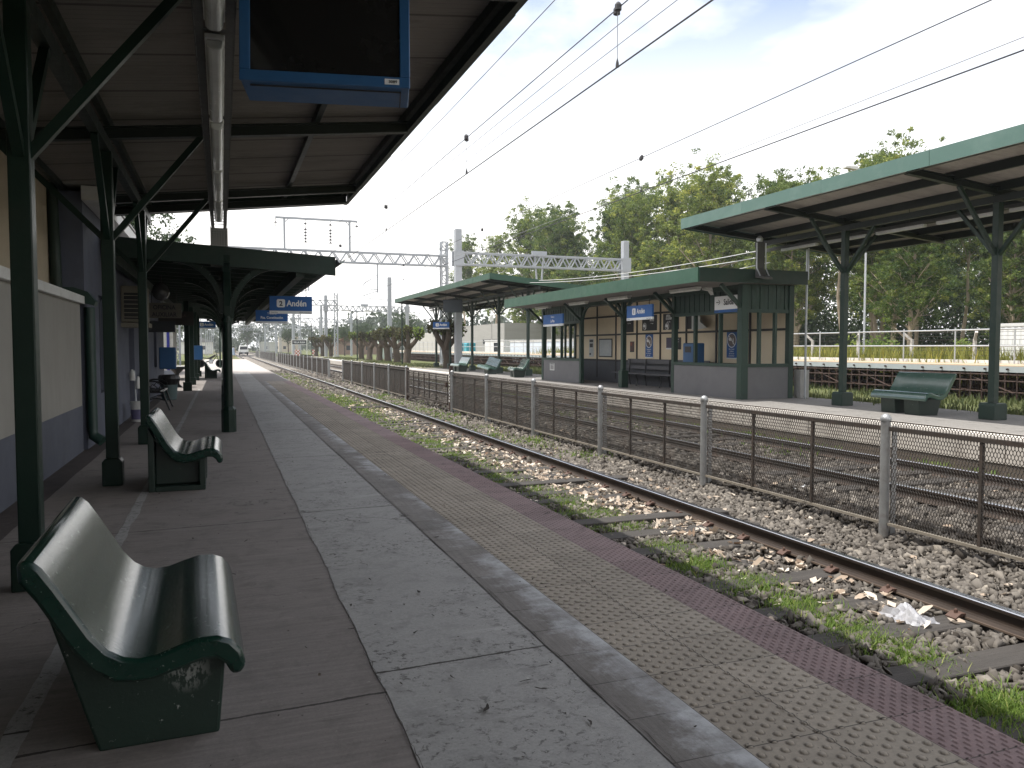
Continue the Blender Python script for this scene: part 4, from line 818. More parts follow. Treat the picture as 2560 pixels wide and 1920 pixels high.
tb = thing('litter_bin', 'grey green litter bin lined with a black bag, beside the iron bench', 'bin', (-1.42, 24.3, 0))
obj('bin_body', MB().lathe([(.17,0),(.20,.02),(.23,.52)], (-1.42,24.3,0), 18), mat('bin_grey_green', (.085,.13,.13), .6, .2, 4), tb, smooth=True)
obj('bin_bag', MB().lathe([(.236,.44),(.262,.50),(.30,.60),(.27,.70),(.24,.72),(.22,.66)], (-1.42,24.3,0), 14), M_black, tb)
gt = thing('barbecue_table', 'small dark topped table with white things on it, in the sun patch', 'table', (-1.55, 31.9, 0))
obj('table_top', MB().box(-1.95, -1.2, 31.6, 32.2, .68, .76), M_iron, gt); obj('leg', MB().lathe([(.20,0),(.08,.12),(.07,.5),(.25,.68)], (-1.58,31.9,0), 10), M_iron, gt); obj('white_cloth', MB().box(-1.9, -1.25, 31.65, 32.1, .762, .80), M_white, gt, bevel=.02)
hu = thing('ticket_hut', 'small white hut with blue corner stripe and narrow window past the station building', 'hut', (-2.8, 40, 0))
obj('wall', MB().box(-3.9, -2.05, 38.6, 41.5, .45, 2.75), M_white_weath, hu); obj('base_band', MB().box(-3.91, -2.04, 38.59, 41.51, 0, .45), mat('hut_base', (.22,.24,.29), .8, .2, 3), hu)
obj('roof', MB().box(-4.2, -1.75, 38.3, 41.8, 2.75, 2.90), M_conc, hu); obj('corner_stripe', MB().box(-2.32, -2.20, 38.575, 38.588, .46, 2.70), mat('hut_blue', (.03,.04,.28), .5, .1, 3), hu)
wv = obj('window', MB().box(-2.95, -2.60, 38.57, 38.59, 1.15, 2.15), M_glass, hu); obj('frame', MB().box(-2.99, -2.56, 38.55, 38.569, 1.08, 1.13), M_white, wv)

# ------------------------------------------------------------------ fence between the tracks
XF, FB, FT = 6.65, -.40, .72
BAY = 3.36
def hexmesh(y0, y1, z0, z1, cw=.034, ch=.040, wd=.0031, dp=.008):
    nyc, nzc = int((y1-y0)/cw), int((z1-z0)/ch); E = []
    for j in range(nzc+1):
        for i in range(nyc+1):
            off = (j % 2)*.5; y = y0+(i+off)*cw; z = z0+j*ch
            if y > y1: continue
            E.append(((y, z-.22*ch), (y, z+.22*ch)))
            if j < nzc:
                for s in (-.5, .5):
                    y2 = y+s*cw
                    if y0 <= y2 <= y1: E.append(((y, z+.22*ch), (y2, z+.78*ch)))
    E = np.array(E); a, b_ = E[:,0], E[:,1]; d = b_-a; d /= np.linalg.norm(d, axis=1, keepdims=True); nrm = np.stack([-d[:,1], d[:,0]], 1)*wd/2
    c = [a-nrm, a+nrm, b_+nrm, b_-nrm]; n = len(E); V = []
    for x in (-dp/2, dp/2):
        for q in c: V.append(np.stack([np.full(n, x), q[:,0], q[:,1]], 1))
    V = np.stack(V, 1).reshape(-1,3); F = np.array([(0,1,2,3),(7,6,5,4),(1,5,6,2),(0,3,7,4)]); return V, (np.arange(n)[:,None,None]*8+F[None]).reshape(-1,4)
def fence_parts():
    P = {}
    pm = MB(); pm.lathe([(.050,-.13),(.050,1.125)], (-.02,.0,0), 18); pm.box(.02, .085, -.055, -.043, -.1, 1.06); P['post'] = obj('fence_post', pm, M_fpost, smooth=True)
    P['cap'] = obj('post_cap', MB().lathe([(.055,0),(.058,.018),(.055,.035),(.042,.058),(.022,.074),(.004,.079)], (-.02,0,1.115), 18), M_fpost, smooth=True)
    P['bars'] = obj('mid_bar', MB().box(-.018, .018, -.016, .016, .03, 1.05), M_frust)
    t = MB(); t.box(-.025, .025, .045, BAY-.045, 1.050, 1.056); t.box(-.025, -.019, .045, BAY-.045, 1.012, 1.0495); t.box(-.007, .007, .045, BAY-.045, 1.108, 1.120); P['top'] = obj('top_rail', t, M_frust)
    t = MB(); t.box(-.022, .022, .045, BAY-.045, .0, .028); P['bot'] = obj('bottom_rail', t, mat('fence_sill_steel', (.21,.185,.15), .7, .3, 9, (.11,.08,.05), .5, 6, .2, 50))
    V, F = hexmesh(.05, BAY-.05, .03, 1.115); P['mesh'] = npobj('wire_mesh', V, F, M_mesh)
    for o in P.values(): COL.objects.unlink(o)
    return P
FP = fence_parts()
def fence(label, y0, n, first_post=True, bay=BAY):
    t = thing('mesh_fence', label, 'fence', (XF, y0, FB), 'mesh fence runs between the tracks')
    def put(k, y, par=t):
        o = FP[k].copy(); COL.objects.link(o); o.parent = par; o.location = (0, y, 0); return o
    for i in range(n+1):
        if i or first_post: put('cap', 0, put('post', i*bay))
    for i in range(n):
        for k in ('mesh', 'top', 'bot'): put(k, i*bay)
        put('bars', i*bay+bay/3); put('bars', i*bay+bay*2/3)
    return t
fence('long mesh fence of bright posts and clear bays, nearest the camera', 6.43-2*BAY, 7)
fence('run of mesh fence from the rusty gate to the first gap', 29.6, 5)
fence('dark looking mesh fence run beyond the first gap', 53.0, 15)
fence('short mesh fence run far down the line past the second gap', 107.5, 13)
fence('last stub of mesh fence near the white van', 158, 4)
gate = thing('fence_gate', 'rusty padlocked mesh gate between two fence runs', 'gate', (XF, 26, FB), None)
k = MB()
for y in (23.42, 29.45): k.box(XF-.05, XF+.05, y-.05, y+.05, FB-.13, FB+(1.12 if y > 25 else 1.32))
obj('gate_post', k, M_rust, gate); k = MB(); k.box(XF-.10, XF-.05, 23.55, 29.3, FB+.10, FB+.16); k.box(XF-.08, XF-.04, 23.55, 29.3, FB+1.0, FB+1.05)
for y in (23.57, 25.0, 25.9, 26.6, 27.4, 28.2, 29.27): k.box(XF-.079, XF-.051, y-.02, y+.02, FB+.161, FB+.999)
obj('gate_frame', k, M_frust, gate); V, F = hexmesh(23.6, 29.25, FB+.17, FB+.99, .06, .062); V[:,0] += XF-.045; npobj('wire_mesh', V, F, M_mesh, parent=gate)
obj('padlock', MB().box(XF-.16, XF-.10, 23.48, 23.56, FB+.66, FB+.80), M_rust, gate)
k = MB()
for i in range(9): k.box(XF-.055, XF-.051, 23.38, 23.46, FB+.2+i*.1, FB+.26+i*.1)
obj('hinge_plate', k, M_white_weath, gate)

# ------------------------------------------------------------------ waiting shelter on the opposite platform
sh = thing('waiting_shelter', 'green and grey waiting shelter with cream back wall on the opposite platform', 'shelter', (12.9, 22.7, ZP2))
X0, X1, SY0, SY1 = 12.1, 13.62, 16.25, 29.2
ZD, ZS, ZW, ZT = 1.00, 1.055, 2.36, 3.06
rf = MB(); rf.box(10.62, 13.75, 15.96, 29.45, ZT+.02, ZT+.30); obj('roof', rf, M_wood_dark, sh)
fa = MB()
segs = [15.93, 19.4, 22.3, 25.4, 29.48]
for a, b_ in zip(segs, segs[1:]): fa.box(10.575, 10.615, a+.004, b_-.004, ZT+random.uniform(-.012,.004), ZT+.335)
obj('front_fascia', fa, M_fascia_s, sh); obj('end_fascia', MB().box(10.617, 13.78, 15.915, 15.957, ZT-.0, ZT+.33), M_fascia_l, sh); obj('end_fascia', MB().box(10.617, 13.78, 29.455, 29.49, ZT, ZT+.33), M_fascia_l, sh)
def dado(x0, x1, y0, y1): obj('dado_wall', MB().box(x0, x1, y0, y1, ZP2, ZD), M_shelter_grey, sh, bevel=.006)
dado(X0, X0+.12, SY0+.12, 19.40); dado(X0, X0+.12, 25.7, SY1-.12); dado(X0+.12, X1-.1, SY0, SY0+.12); dado(X0+.12, X1-.1, SY1-.12, SY1)
obj('back_dado', MB().box(X1-.08, X1, SY0+.12, SY1-.12, ZP2, 1.0), mat('shelter_back_dado', (.075,.078,.088), .8, .15, 2), sh)
obj('back_wall', MB().box(X1-.07, X1-.01, SY0+.12, SY1-.12, 1.0, ZT), M_shelter_cream, sh)
bt = MB()
for y in (17.86, 19.41, 20.99, 22.53, 24.08, 25.63, 27.16, 28.6): bt.box(X1-.10, X1-.071, y-.035, y+.035, 1.0, ZT)
bt.box(X1-.098, X1-.0715, SY0+.12, SY1-.12, 1.93, 1.99); bt.box(X1-.101, X1-.0705, SY0+.12, SY1-.12, .985, 1.05); bt.box(X1-.099, X1-.0712, SY0+.12, SY1-.12, 2.60, 2.66)
for y in (24.9, 25.63, 27.16): bt.box(X1-.097, X1-.081, y-.03, y+.03, .35, .98)
obj('back_batten', bt, M_batten, sh)
def spost(x, y, s=.14, z0=ZP2): return obj('post', MB().box(x-s/2, x+s/2, y-s/2, y+s/2, z0, ZT), M_wood_g, sh, bevel=.008)
M_wood_g = mat('shelter_green_wood', (.009,.033,.022), .55, .3, 5, (.02,.032,.024), .4, 4, .2, 25)
for x, y, s in ((X0+.045, SY0+.06, .20), (X0+.06, 19.45, .14), (X0+.06, 25.65, .14), (X0+.06, SY1-.06, .16), (X1-.05, SY0+.06, .15), (X1-.05, SY1-.06, .15)): spost(x, y, s)
p = spost(X0+.06, 22.5, .14); obj('post_base', MB().box(X0-.06, X0+.18, 22.38, 22.62, ZP2, ZP2+.55), M_wood_g, p, bevel=.015)
def hframe(y0, y1, muls):
    fr = MB()
    fr.box(X0-.02, X0+.14, y0, y1, ZD+.002, ZS+.03); fr.box(X0, X0+.11, y0, y1, ZW, ZW+.09)
    for y in muls: fr.box(X0+.015, X0+.105, y-.04, y+.04, ZS+.03, ZW)
    obj('window_frame', fr, M_wood_g, sh)
hframe(SY0+.165, 19.38, (17.25, 18.4)); hframe(25.72, SY1-.145, (26.6, 27.4, 28.25))
for y0 in (SY0-.02, SY1-.11):
    fr = MB(); fr.box(X0+.15, X1-.13, y0, y0+.13, ZD+.002, ZS+.03); fr.box(X0+.15, X1-.13, y0+.02, y0+.11, ZW, ZW+.09)
    for x in (12.62, 13.10): fr.box(x-.035, x+.035, y0+.02, y0+.11, ZS+.03, ZW)
    obj('window_frame', fr, M_wood_g, sh)
def boards(axis, a0, a1, c):
    bd = MB()
    n = int((a1-a0)/.115); wdt = (a1-a0)/n
    for i in range(n):
        u0, u1 = a0+i*wdt+.006, a0+(i+1)*wdt-.006; dp = .012*(i % 2)
        if axis == 1: bd.box(c-dp, c+.03, u0, u1, ZW+.09, ZT)
        else: bd.box(u0, u1, c-dp, c+.03, ZW+.09, ZT)
    obj('frieze_board', bd, M_wood_g, sh)
boards(1, SY0+.165, 19.38, X0+.04); boards(1, 25.72, SY1-.145, X0+.04); boards(0, X0+.15, X1-.13, SY0+.03); boards(0, X0+.15, X1-.13, SY1-.08)
for y in (SY0+.06, 19.45, 22.5, 25.65, SY1-.06):
    k = MB(); k.beam((X0+.02, y, 2.46), (X0-.62, y, ZT-.02), .085, .085); obj('brace', k, M_wood_g, sh)
for y, d in ((22.5,1),(22.5,-1),(25.65,-1),(19.45,1)): obj('brace', curved((X0+.06, y), (0, d), .62, ZT-.10, .08), M_wood_g, sh)
obj('ceiling', MB().box(10.62, 13.6, 16.0, 29.4, ZT+.002, ZT+.018), mat('shelter_ceiling', (.12,.11,.10), .8, .2, 2), sh)
obj('ridge_beam', MB().box(X0, X0+.12, SY0, SY1, ZT-.12, ZT), M_wood_g, sh)
tag(obj('drain_stub', MB().box(13.80, 14.08, 16.15, 16.40, ZP2, ZP2+.72), M_conc, bevel=.01), 'short pale concrete block beside the back corner of the shelter', 'concrete block')
sb2 = thing('slatted_bench', 'dark grey slatted bench inside the open bay of the shelter', 'bench', (13.2, 23, ZP2))
M_slat = mat('grey_bench_slat', (.085,.085,.095), .55, .2, 5)
for z0, z1, xx in ((.95,1.10,13.44),(.76,.87,13.40)): obj('slat', MB().box(xx, xx+.03, 19.6, 24.55, z0, z1), M_slat, sb2)
for xx in (12.98, 13.12, 13.26): obj('slat', MB().box(xx, xx+.115, 19.6, 24.9, ZP2+.40, ZP2+.435), M_slat, sb2)
for y in (20.2, 21.7, 23.2, 24.3):
    k = MB(); k.tube([(13.02,y,ZP2),(13.08,y,ZP2+.2),(13.0,y,ZP2+.39)], .025, 6); k.tube([(13.42,y,ZP2),(13.36,y,ZP2+.3),(13.40,y,1.1)], .022, 6); k.box(13.0, 13.4, y-.02, y+.02, ZP2+.37, ZP2+.398); obj('leg', k, M_iron, sb2)
bn = thing('litter_bin', 'tall blue litter bin behind the front window of the shelter', 'bin', (12.85, 19.55, ZP2))
obj('bin_body', MB().box(12.62, 13.0, 19.2, 19.75, ZP2, 1.62), M_bluebox, bn, bevel=.03); obj('bin_slot', MB().box(12.612, 12.619, 19.32, 19.63, 1.35, 1.52), M_black, bn)
# posters on the shelter walls: flat sheets facing the track
def poster(name, label, x, ya, yb, z0, z1, plate, items=(), lines=(), ring=None, cat='poster', ink=None):
    """items: coloured boxes (u0,u1,v0,v1,mat) in 0..1; lines: (text,u,v,size,align,bold)"""
    wd, ht = abs(ya-yb), z1-z0; t = thing(name, label, cat)
    obj('sheet', MB().box(-wd/2, wd/2, -.006, 0, -ht/2, ht/2), plate, t)
    for i, (a, b_, c_, d_, mm) in enumerate(items): obj('printed_area', MB().box(-wd/2+a*wd, -wd/2+b_*wd, -.009-.0008*i, -.0065-.0008*i+.0002, -ht/2+c_*ht, -ht/2+d_*ht), mm, t)
    if lines:
        l_ = MB()
        for body, u, v, s, al, bo in lines: put_text(l_, body, -wd/2+u*wd, -ht/2+v*ht, -.0165, s, bo, al, .9)
        obj('lettering', l_, ink or M_sign_white, t)
    if ring:
        u, v, r = ring; cx, cz = -wd/2+u*wd, -ht/2+v*ht; rg = MB(); n = 28
        for i in range(n):
            a0, a1 = 2*math.pi*i/n, 2*math.pi*(i+1)/n
            rg.quad(*[(cx+rr*math.cos(a), -.0155, cz+rr*math.sin(a)) for rr, a in ((r,a0),(r,a1),(r*.88,a1),(r*.88,a0))])
        rg.beam((cx-r*.6,-.0157,cz+r*.6),(cx+r*.6,-.0157,cz-r*.6), .02, .003, up=(0,1,0)); obj('ring_symbol', rg, M_sign_white, t)
        d_ = MB(); d_.prism([(cx+r*.8*math.cos(2*math.pi*i/24), cz+r*.8*math.sin(2*math.pi*i/24)) for i in range(24)], 1, -.0135, -.0115); obj('symbol_field', d_, mat('symbol_field', (.16,.13,.12), .6, .3, 20), t)
        f_m = MB(); f_m.prism([(cx+.3*r+.02*math.cos(a*.6)*1, cz-.1*r+.09*math.sin(a*.6)) for a in range(10)], 1, -.0148, -.0142); f_m.prism([(cx-.35*r+.07*math.cos(a*.6), cz+.15*r+.05*math.sin(a*.6)) for a in range(10)], 1, -.0148, -.0142); obj('symbol_figure', f_m, M_sign_white, t)
    t.location = (x, (ya+yb)/2, (z0+z1)/2); t.rotation_euler = (0, 0, R(-90)); return t
XB = X1-.075
M_dkposter = mat('dark_poster', (.022,.022,.024), .6, .2, 4, bmp=0); M_paper = mat('grey_paper', (.50,.51,.50), .6, .1, 6, bmp=0); M_map = mat('map_print', (.42,.45,.46), .5, .18, 9, (.55,.56,.56), .6, 3, 0)
poster('wall_poster', 'narrow white notice left of the framed map in the shelter', XB, 27.86, 27.47, 1.13, 1.83, M_paper, [(.1,.9,.8,.95,M_ink),(.15,.85,.52,.74,M_dkposter),(.3,.8,.2,.42,M_map),(.1,.45,.1,.2,M_dkposter)])
mp_ = poster('framed_map', 'square framed pale map on the shelter back wall', XB-.012, 27.0, 25.9, 1.13, 1.82, M_batten, [(.05,.95,.06,.94,M_map)])
poster('wall_poster', 'small dark notice just right of the shelter middle post', XB, 25.15, 24.85, 1.45, 1.74, M_dkposter, (), [('AVISO',.5,.7,.06,'CENTER',.02)])
poster('wall_poster', 'small brown and purple leaflet above the slatted bench', XB, 24.57, 24.28, 1.33, 1.70, mat('leaflet_brown', (.10,.055,.05), .6, .4, 9, bmp=0), [(.1,.5,.6,.9,mat('leaflet_red', (.25,.07,.05), .6, .2, 5, bmp=0)),(0,1,0,.1,M_ink)])
poster('wall_poster', 'blue poster with white ring symbol above the slatted bench', XB, 23.5, 23.0, 1.14, 1.94, M_blue, [(0,1,0,.04,M_sign_white)], [('Precaución',.5,.33,.07,'CENTER',.01),('Cuidado',.5,.25,.07,'CENTER',.01),('con las trenes',.5,.17,.062,'CENTER',.01),('por venir',.5,.09,.062,'CENTER',.01)], (.5,.68,.21))
poster('wall_poster', 'dark horizontal notice behind the right post of the open bay', XB, 22.16, 21.29, 1.43, 1.81, M_dkposter, [(.0,.42,.0,.95,mat('notice_purple', (.06,.05,.09), .6, .3, 6, bmp=0)),(.0,.42,.0,.12,M_sign_white)], [('ATENCIÓN',.72,.78,.06,'CENTER',.02),('solo personal',.72,.60,.05,'CENTER',.01)])
poster('wall_poster', 'dark poster partly covered by the 1 Andén sign, behind the middle post', XB, 25.08, 24.33, 2.03, 2.56, M_dkposter, (), [('HORARIOS',.5,.74,.10,'CENTER',.02),('de trenes',.62,.55,.07,'CENTER',.01)], (.14,.3,.10))
poster('wall_poster', 'large dark poster ending in PIES below the 1 Andén sign', XB, 23.73, 22.76, 2.06, 2.58, M_dkposter, (), [('COMPRE',.60,.78,.10,'CENTER',.03),('ANTES',.68,.60,.10,'CENTER',.03),('de viajar',.7,.42,.06,'CENTER',.01)], (.2,.28,.12))
poster('wall_poster', 'large dark poster with lines DE ESP at the right side of the open bay', XB, 22.37, 21.42, 2.06, 2.58, M_dkposter, (), [('SEÑAL',.35,.80,.10,'CENTER',.03),('DE ESPERA',.42,.63,.10,'CENTER',.03),('en andén',.38,.46,.06,'CENTER',.01)], (.28,.22,.12))
poster('wall_poster', 'blue ring symbol poster seen through the right window of the shelter', XB, 18.91, 18.42, 1.17, 1.94, M_blue, [(0,1,0,.04,M_sign_white)], [('No cruzar',.5,.33,.07,'CENTER',.01),('la línea',.5,.25,.07,'CENTER',.01),('del tren en',.5,.17,.062,'CENTER',.01),('movimiento',.5,.09,.062,'CENTER',.01)], (.5,.68,.21))
poster('wall_sticker', 'small white sticker on the grey wall at the left end of the shelter', X0-.002, 28.39, 27.95, .60, .88, M_paper, [(.1,.9,.82,.95,M_ink),(.15,.85,.15,.72,mat('sticker_print', (.22,.22,.22), .6, .4, 20, bmp=0))], cat='sticker')
cp = thing('peeling_poster', 'dark poster peeling off and curling over behind the shelter window', 'poster', (13.5, 20.3, 2.2))
k = MB(); n = 10
for i in range(n+1):
    u = i/n; k.v += [(XB-.01-.45*u*u, 20.7-1.1*u, 2.55-.30*u*u), (XB-.01-.05*u*u, 20.7-.9*u, 2.02+.05*u)]
    if i: q = 2*i; k.f.append((q-2,q-1,q+1,q)); k.m.append(0)
obj('curled_sheet', k, M_paper, cp); obj('flat_part', MB().box(XB-.006, XB, 20.6, 21.0, 2.06, 2.56), M_dkposter, cp)
def arrow(mb, x, z, y, s):
    mb.add([(x-s,y,z-.12*s),(x+.3*s,y,z-.12*s),(x+.3*s,y,z+.12*s),(x-s,y,z+.12*s)], [(0,1,2,3)])
    mb.add([(x+.05*s,y-.0004,z+.75*s),(x+.35*s,y-.0004,z+.75*s),(x+1.0*s,y-.0004,z),(x+.35*s,y-.0004,z-.75*s),(x+.05*s,y-.0004,z-.75*s),(x+.68*s,y-.0004,z)], [(0,1,2,5),(5,2,3,4)])
ex = hang_sign('exit_sign', 'white sign with arrow reading Salida on the shelter frieze', 'sign', (X0-.02, 16.90, 2.60), 1.0, .42, .03, M_sign_white, M_blue, [('Salida', -.10, -.02, .21, .025, 'LEFT')], rot=R(-90), extra=M_ink)
k = MB(); arrow(k, -.33, .055, -.021, .085); a_ = obj('arrow', k, M_ink, None); a_.parent = ex
hang_sign('platform_sign', 'blue sign reading 1 Andén, hung from the front of the shelter roof', 'sign', (11.25, 19.85, 2.49), 1.45, .42, .06, M_blue, M_sign_white, rods=.26, rot=R(-90), **AND('1', 1.25, .42))
hang_sign('direction_sign', 'blue sign reading Trenes a La Plata at the left end of the shelter', 'sign', (11.25, 26.1, 2.47), 1.75, .42, .06, M_blue, M_sign_white, [('Trenes a', 0, .09, .10, .01, 'CENTER'), ('La Plata', 0, -.07, .13, .025, 'CENTER')], rods=.26, rot=R(-90))
hang_sign('platform_sign', 'small blue Andén sign hung between the lattice mast and the tall grey mast', 'sign', (12.35, 45.6, 2.80), 1.0, .42, .05, M_blue, M_sign_white, rods=1.2, rot=R(-30), **AND('1', 1.0, .42))
for y, lab in ((17.7, 'tube lamp under the shelter roof above the right window'), (21.3, 'tube lamp under the shelter roof above the 1 Andén sign'), (24.2, 'tube lamp under the shelter roof between the two blue signs'), (27.3, 'tube lamp under the shelter roof behind the La Plata sign')):
    tube_lamp(lab, 11.35, y-.65, y+.65, ZT-.06, .16, 'tube lamps under the shelter roof')
cn = thing('loudspeaker', 'grey horn loudspeaker at the end of the shelter tube lamp', 'loudspeaker', (11.3, 16.7, 2.95))
obj('horn', MB().prism([(11.25,2.98),(11.45,2.98),(11.50,2.80),(11.42,2.90),(11.25,2.92)], 1, 16.62, 16.76), M_conc, cn)
# cable riser bent over the shelter roof, cables between the canopies
rs_ = thing('cable_riser', 'dark bent cable tray rising from the shelter roof to the right canopy', 'cable tray', (12.3, 15.95, 3.4))
k = MB(); k.box(12.18, 12.42, 15.86, 15.90, 3.42, 4.05); k.prism([(15.90,3.18),(15.80,3.18),(15.55,3.12),(15.55,3.17),(15.80,3.26),(15.86,3.42),(15.90,3.42)], 0, 12.18, 12.42); obj('tray_channel', k, M_tray, rs_)
for xx in (12.17, 12.43): obj('conduit', MB().tube([(xx,15.83,4.02),(xx,15.83,3.42),(xx,15.70,3.22)], .016, 6), M_galv, rs_)
obj('junction_cap', MB().lathe([(.07,0),(.08,.08),(.03,.14)], (12.25,15.84,4.05), 10), M_galv, rs_)
for i, (a, b_, lab) in enumerate((((13.2,16.9,4.02),(13.05,32.0,4.42),'upper pale cable slung from the right canopy to the far canopy'), ((13.3,16.9,3.86),(12.6,31.8,4.30),'middle pale cable slung over the shelter roof'), ((13.4,16.9,3.70),(12.2,29.6,3.55),'lowest pale cable slung close over the shelter roof'))):
    pts = [Vector(a).lerp(Vector(b_), u/12)-Vector((0,0,.16*4*(u/12)*(1-u/12))) for u in range(13)]; tag(obj('cable', MB().tube(pts, .012, 5), M_white_weath), lab, 'cable')
dp = MB(); dp.tube([(13.82,16.0,ZP2),(13.82,16.0,3.95)], .028, 8); dp.tube([(13.95,16.1,3.2),(13.95,16.1,4.0)], .02, 6)
tag(obj('conduit_pipe', dp, M_galv), 'thin vertical grey pipe at the back right corner of the shelter', 'pipe')
# tray with tubes under the right and far canopies
for (x, a, b_, z, lab) in ((13.5, 2.6, 17.6, 4.02, 'cable tray with tubes hanging under the right canopy'), (13.5, 32.3, 52.6, 4.0, 'cable tray with tubes hanging under the far green canopy')):
    t = tray('cable_tray', lab, x, a, b_, z, .20); k = MB(); y = a+.3
    while y < b_-1.3: k.box(x-.05, x+.05, y, y+1.25, z-.07, z-.004); y += 1.55
    obj('tube_housing', k, M_white_weath, t, bevel=.01); k = MB(); y = a+.5
    while y < b_: k.tube([(x,y,z+.05),(x,y,z+.35)], .008, 5); y += 1.9
    obj('hanger_rod', k, M_tray, t)
hang_sign('information_screen', 'dark square screen back hung under the far green canopy', 'screen', (11.9, 41.5, 3.75), 1.05, .70, .2, mat('screen_back', (.03,.04,.05), .5, .2, 4), None, rods=.4, rot=R(-20))

# ------------------------------------------------------------------ catenary: gantries, masts, wires
def truss(mb, a, b_, h, d, n, r=.045):
    """box truss from a to b (bottom centre line), height h, depth d along Y"""
    a, b_ = Vector(a), Vector(b_)
    for dy in (-d/2, d/2):
        for dz in (0, h): mb.beam(a+Vector((0,dy,dz)), b_+Vector((0,dy,dz)), r*2, r*2)
        for i in range(n):
            p, q = a.lerp(b_, i/n), a.lerp(b_, (i+1)/n); m2 = p.lerp(q, .5)
            mb.beam(p+Vector((0,dy,0)), m2+Vector((0,dy,h)), r*1.5, r*1.5); mb.beam(m2+Vector((0,dy,h)), q+Vector((0,dy,0)), r*1.5, r*1.5)
    for i in range(0, n+1, 2):
        p = a.lerp(b_, i/n); mb.beam(p+Vector((0,-d/2,h)), p+Vector((0,d/2,h)), r, r)
def lattice(mb, x, y, z0, z1, s, n, r=.045):
    for dx in (-s/2, s/2):
        for dy in (-s/2, s/2): mb.beam((x+dx,y+dy,z0),(x+dx,y+dy,z1), r*2, r*2)
    for i in range(n):
        za, zb_ = z0+(z1-z0)*i/n, z0+(z1-z0)*(i+1)/n; f2 = 1 if i % 2 else -1
        for dy in (-s/2, s/2): mb.beam((x-f2*s/2,y+dy,za),(x+f2*s/2,y+dy,zb_), r, r); mb.beam((x-s/2,y+dy,zb_),(x+s/2,y+dy,zb_), r, r)
        for dx in (-s/2, s/2): mb.beam((x+dx,y-f2*s/2,za),(x+dx,y+f2*s/2,zb_), r, r)
def gantry_left():
    t = thing('catenary_gantry', 'lattice gantry spanning the two tracks, carrying a frame of hanging insulators', 'gantry', (0,0,0), 'catenary gantries over the tracks')
    k = MB(); lattice(k, 14.3, 0, ZP2, 8.65, .42, 15); obj('lattice_mast', k, M_mast, t); obj('mast_foot', MB().box(13.9, 14.7, -.4, .4, ZP2-.05, ZP2+.18), M_conc, t, bevel=.02)
    k = MB(); lattice(k, -2.6, 0, -.2, 8.3, .42, 15); obj('lattice_mast', k, M_mast, t)
    k = MB(); truss(k, (-2.6,0,7.02), (14.5,0,7.02), .68, .5, 19); obj('truss_beam', k, M_mast, t)
    k = MB(); k.beam((3.85,0,7.72),(3.85,0,9.68), .13, .13); k.beam((7.95,0,7.72),(7.95,0,9.68), .13, .13); k.beam((3.3,0,9.70),(8.45,0,9.70), .13, .13)
    for x, s in ((3.85,1),(7.95,-1)): k.beam((x,0,9.4),(x+s*.3,0,9.68), .05, .05)
    obj('insulator_frame', k, M_mast, t)
    for x, full in ((5.15,1),(6.72,1),(3.32,0),(8.42,0)):
        k = MB(); k.tube([(x,0,9.66),(x,0,8.25 if full else 9.1)], .018, 6); z = 9.36
        for i in range(6 if full else 1): k.lathe([(.03,0),(.13,.0),(.05,.08),(.03,.10)], (x,0,z), 10); z -= .20 if i else .36
        obj('insulator_string', k, mat('insulator_brown', (.055,.05,.055), .35, .2, 5, bmp=0) if x == 5.15 else bpy.data.materials['insulator_brown'], t, smooth=True)
    for x in (4.42, 8.85):
        k = MB(); k.beam((x+.9,0,7.0),(x+.9,0,5.1), .08, .08); k.beam((x+.9,0,5.3),(x-.35,0,5.35), .04, .04); k.tube([(x+.9,0,6.3),(x+.1,0,5.75),(x-.1,0,5.5)], .03, 6); k.tube([(x+.85,0,5.2),(x-.1,0,4.86)], .025, 6); obj('cantilever_arm', k, M_mast, t)
    return t
def gantry_right():
    t = thing('catenary_gantry', 'grey gantry with round masts and lattice beam above the green canopy roof', 'gantry', (0,0,0), 'catenary gantries beside the opposite platform')
    obj('mast', MB().box(13.15, 13.55, -.2, .2, ZP2-.4, 8.55), M_mast, t, bevel=.03); obj('mast', MB().box(24.4, 24.8, -.2, .2, -.5, 8.35), M_mast, t, bevel=.03)
    k = MB(); truss(k, (13.35,0,6.45), (24.7,0,6.45), .70, .5, 14); obj('truss_beam', k, M_mast, t)
    for y in (-.27, .27):
        obj('mast_bracket', MB().box(13.05, 13.65, y-.02, y+.02, 6.35, 7.25), M_mast, t); obj('mast_bracket', MB().box(24.3, 24.9, y-.02, y+.02, 6.35, 7.25), M_mast, t)
    k = MB()
    for s in (-1,1): k.beam((18.6+s*.32,0,7.3),(18.6+s*.1,0,5.0), .09, .09)
    k.beam((18.1,0,7.3),(19.1,0,7.3), .1, .3); k.beam((18.6,0,5.6),(16.8,0,5.75), .04, .04); k.beam((18.6,0,5.0),(16.8,0,5.7), .05, .05); k.beam((18.5,0,5.0),(16.2,0,4.95), .04, .04); obj('drop_tube', k, M_mast, t)
    return t
gl_ = gantry_left(); gl_.location = (0, 52.0, 0); gr_ = gantry_right(); gr_.location = (0, 45.4, 0)
for i, y in enumerate((106, 158, 212, 268, 330, 400)):
    dup(gl_, (0, y, 0), 0, ['lattice gantry beyond the old canopy, its beam behind the 2 Andén sign','third lattice gantry down the line, thin beam left of the pale lamp'][i] if i < 2 else 'distant lattice gantry lost among the crowded masts down the line')
    dup(gr_, (0, y+(2 if i else 3), 0), 0, ['grey gantry with a drop tube above the pollarded trees','smaller grey gantry behind the pollarded trees'][i] if i < 2 else 'distant grey gantry with square masts far down the line')
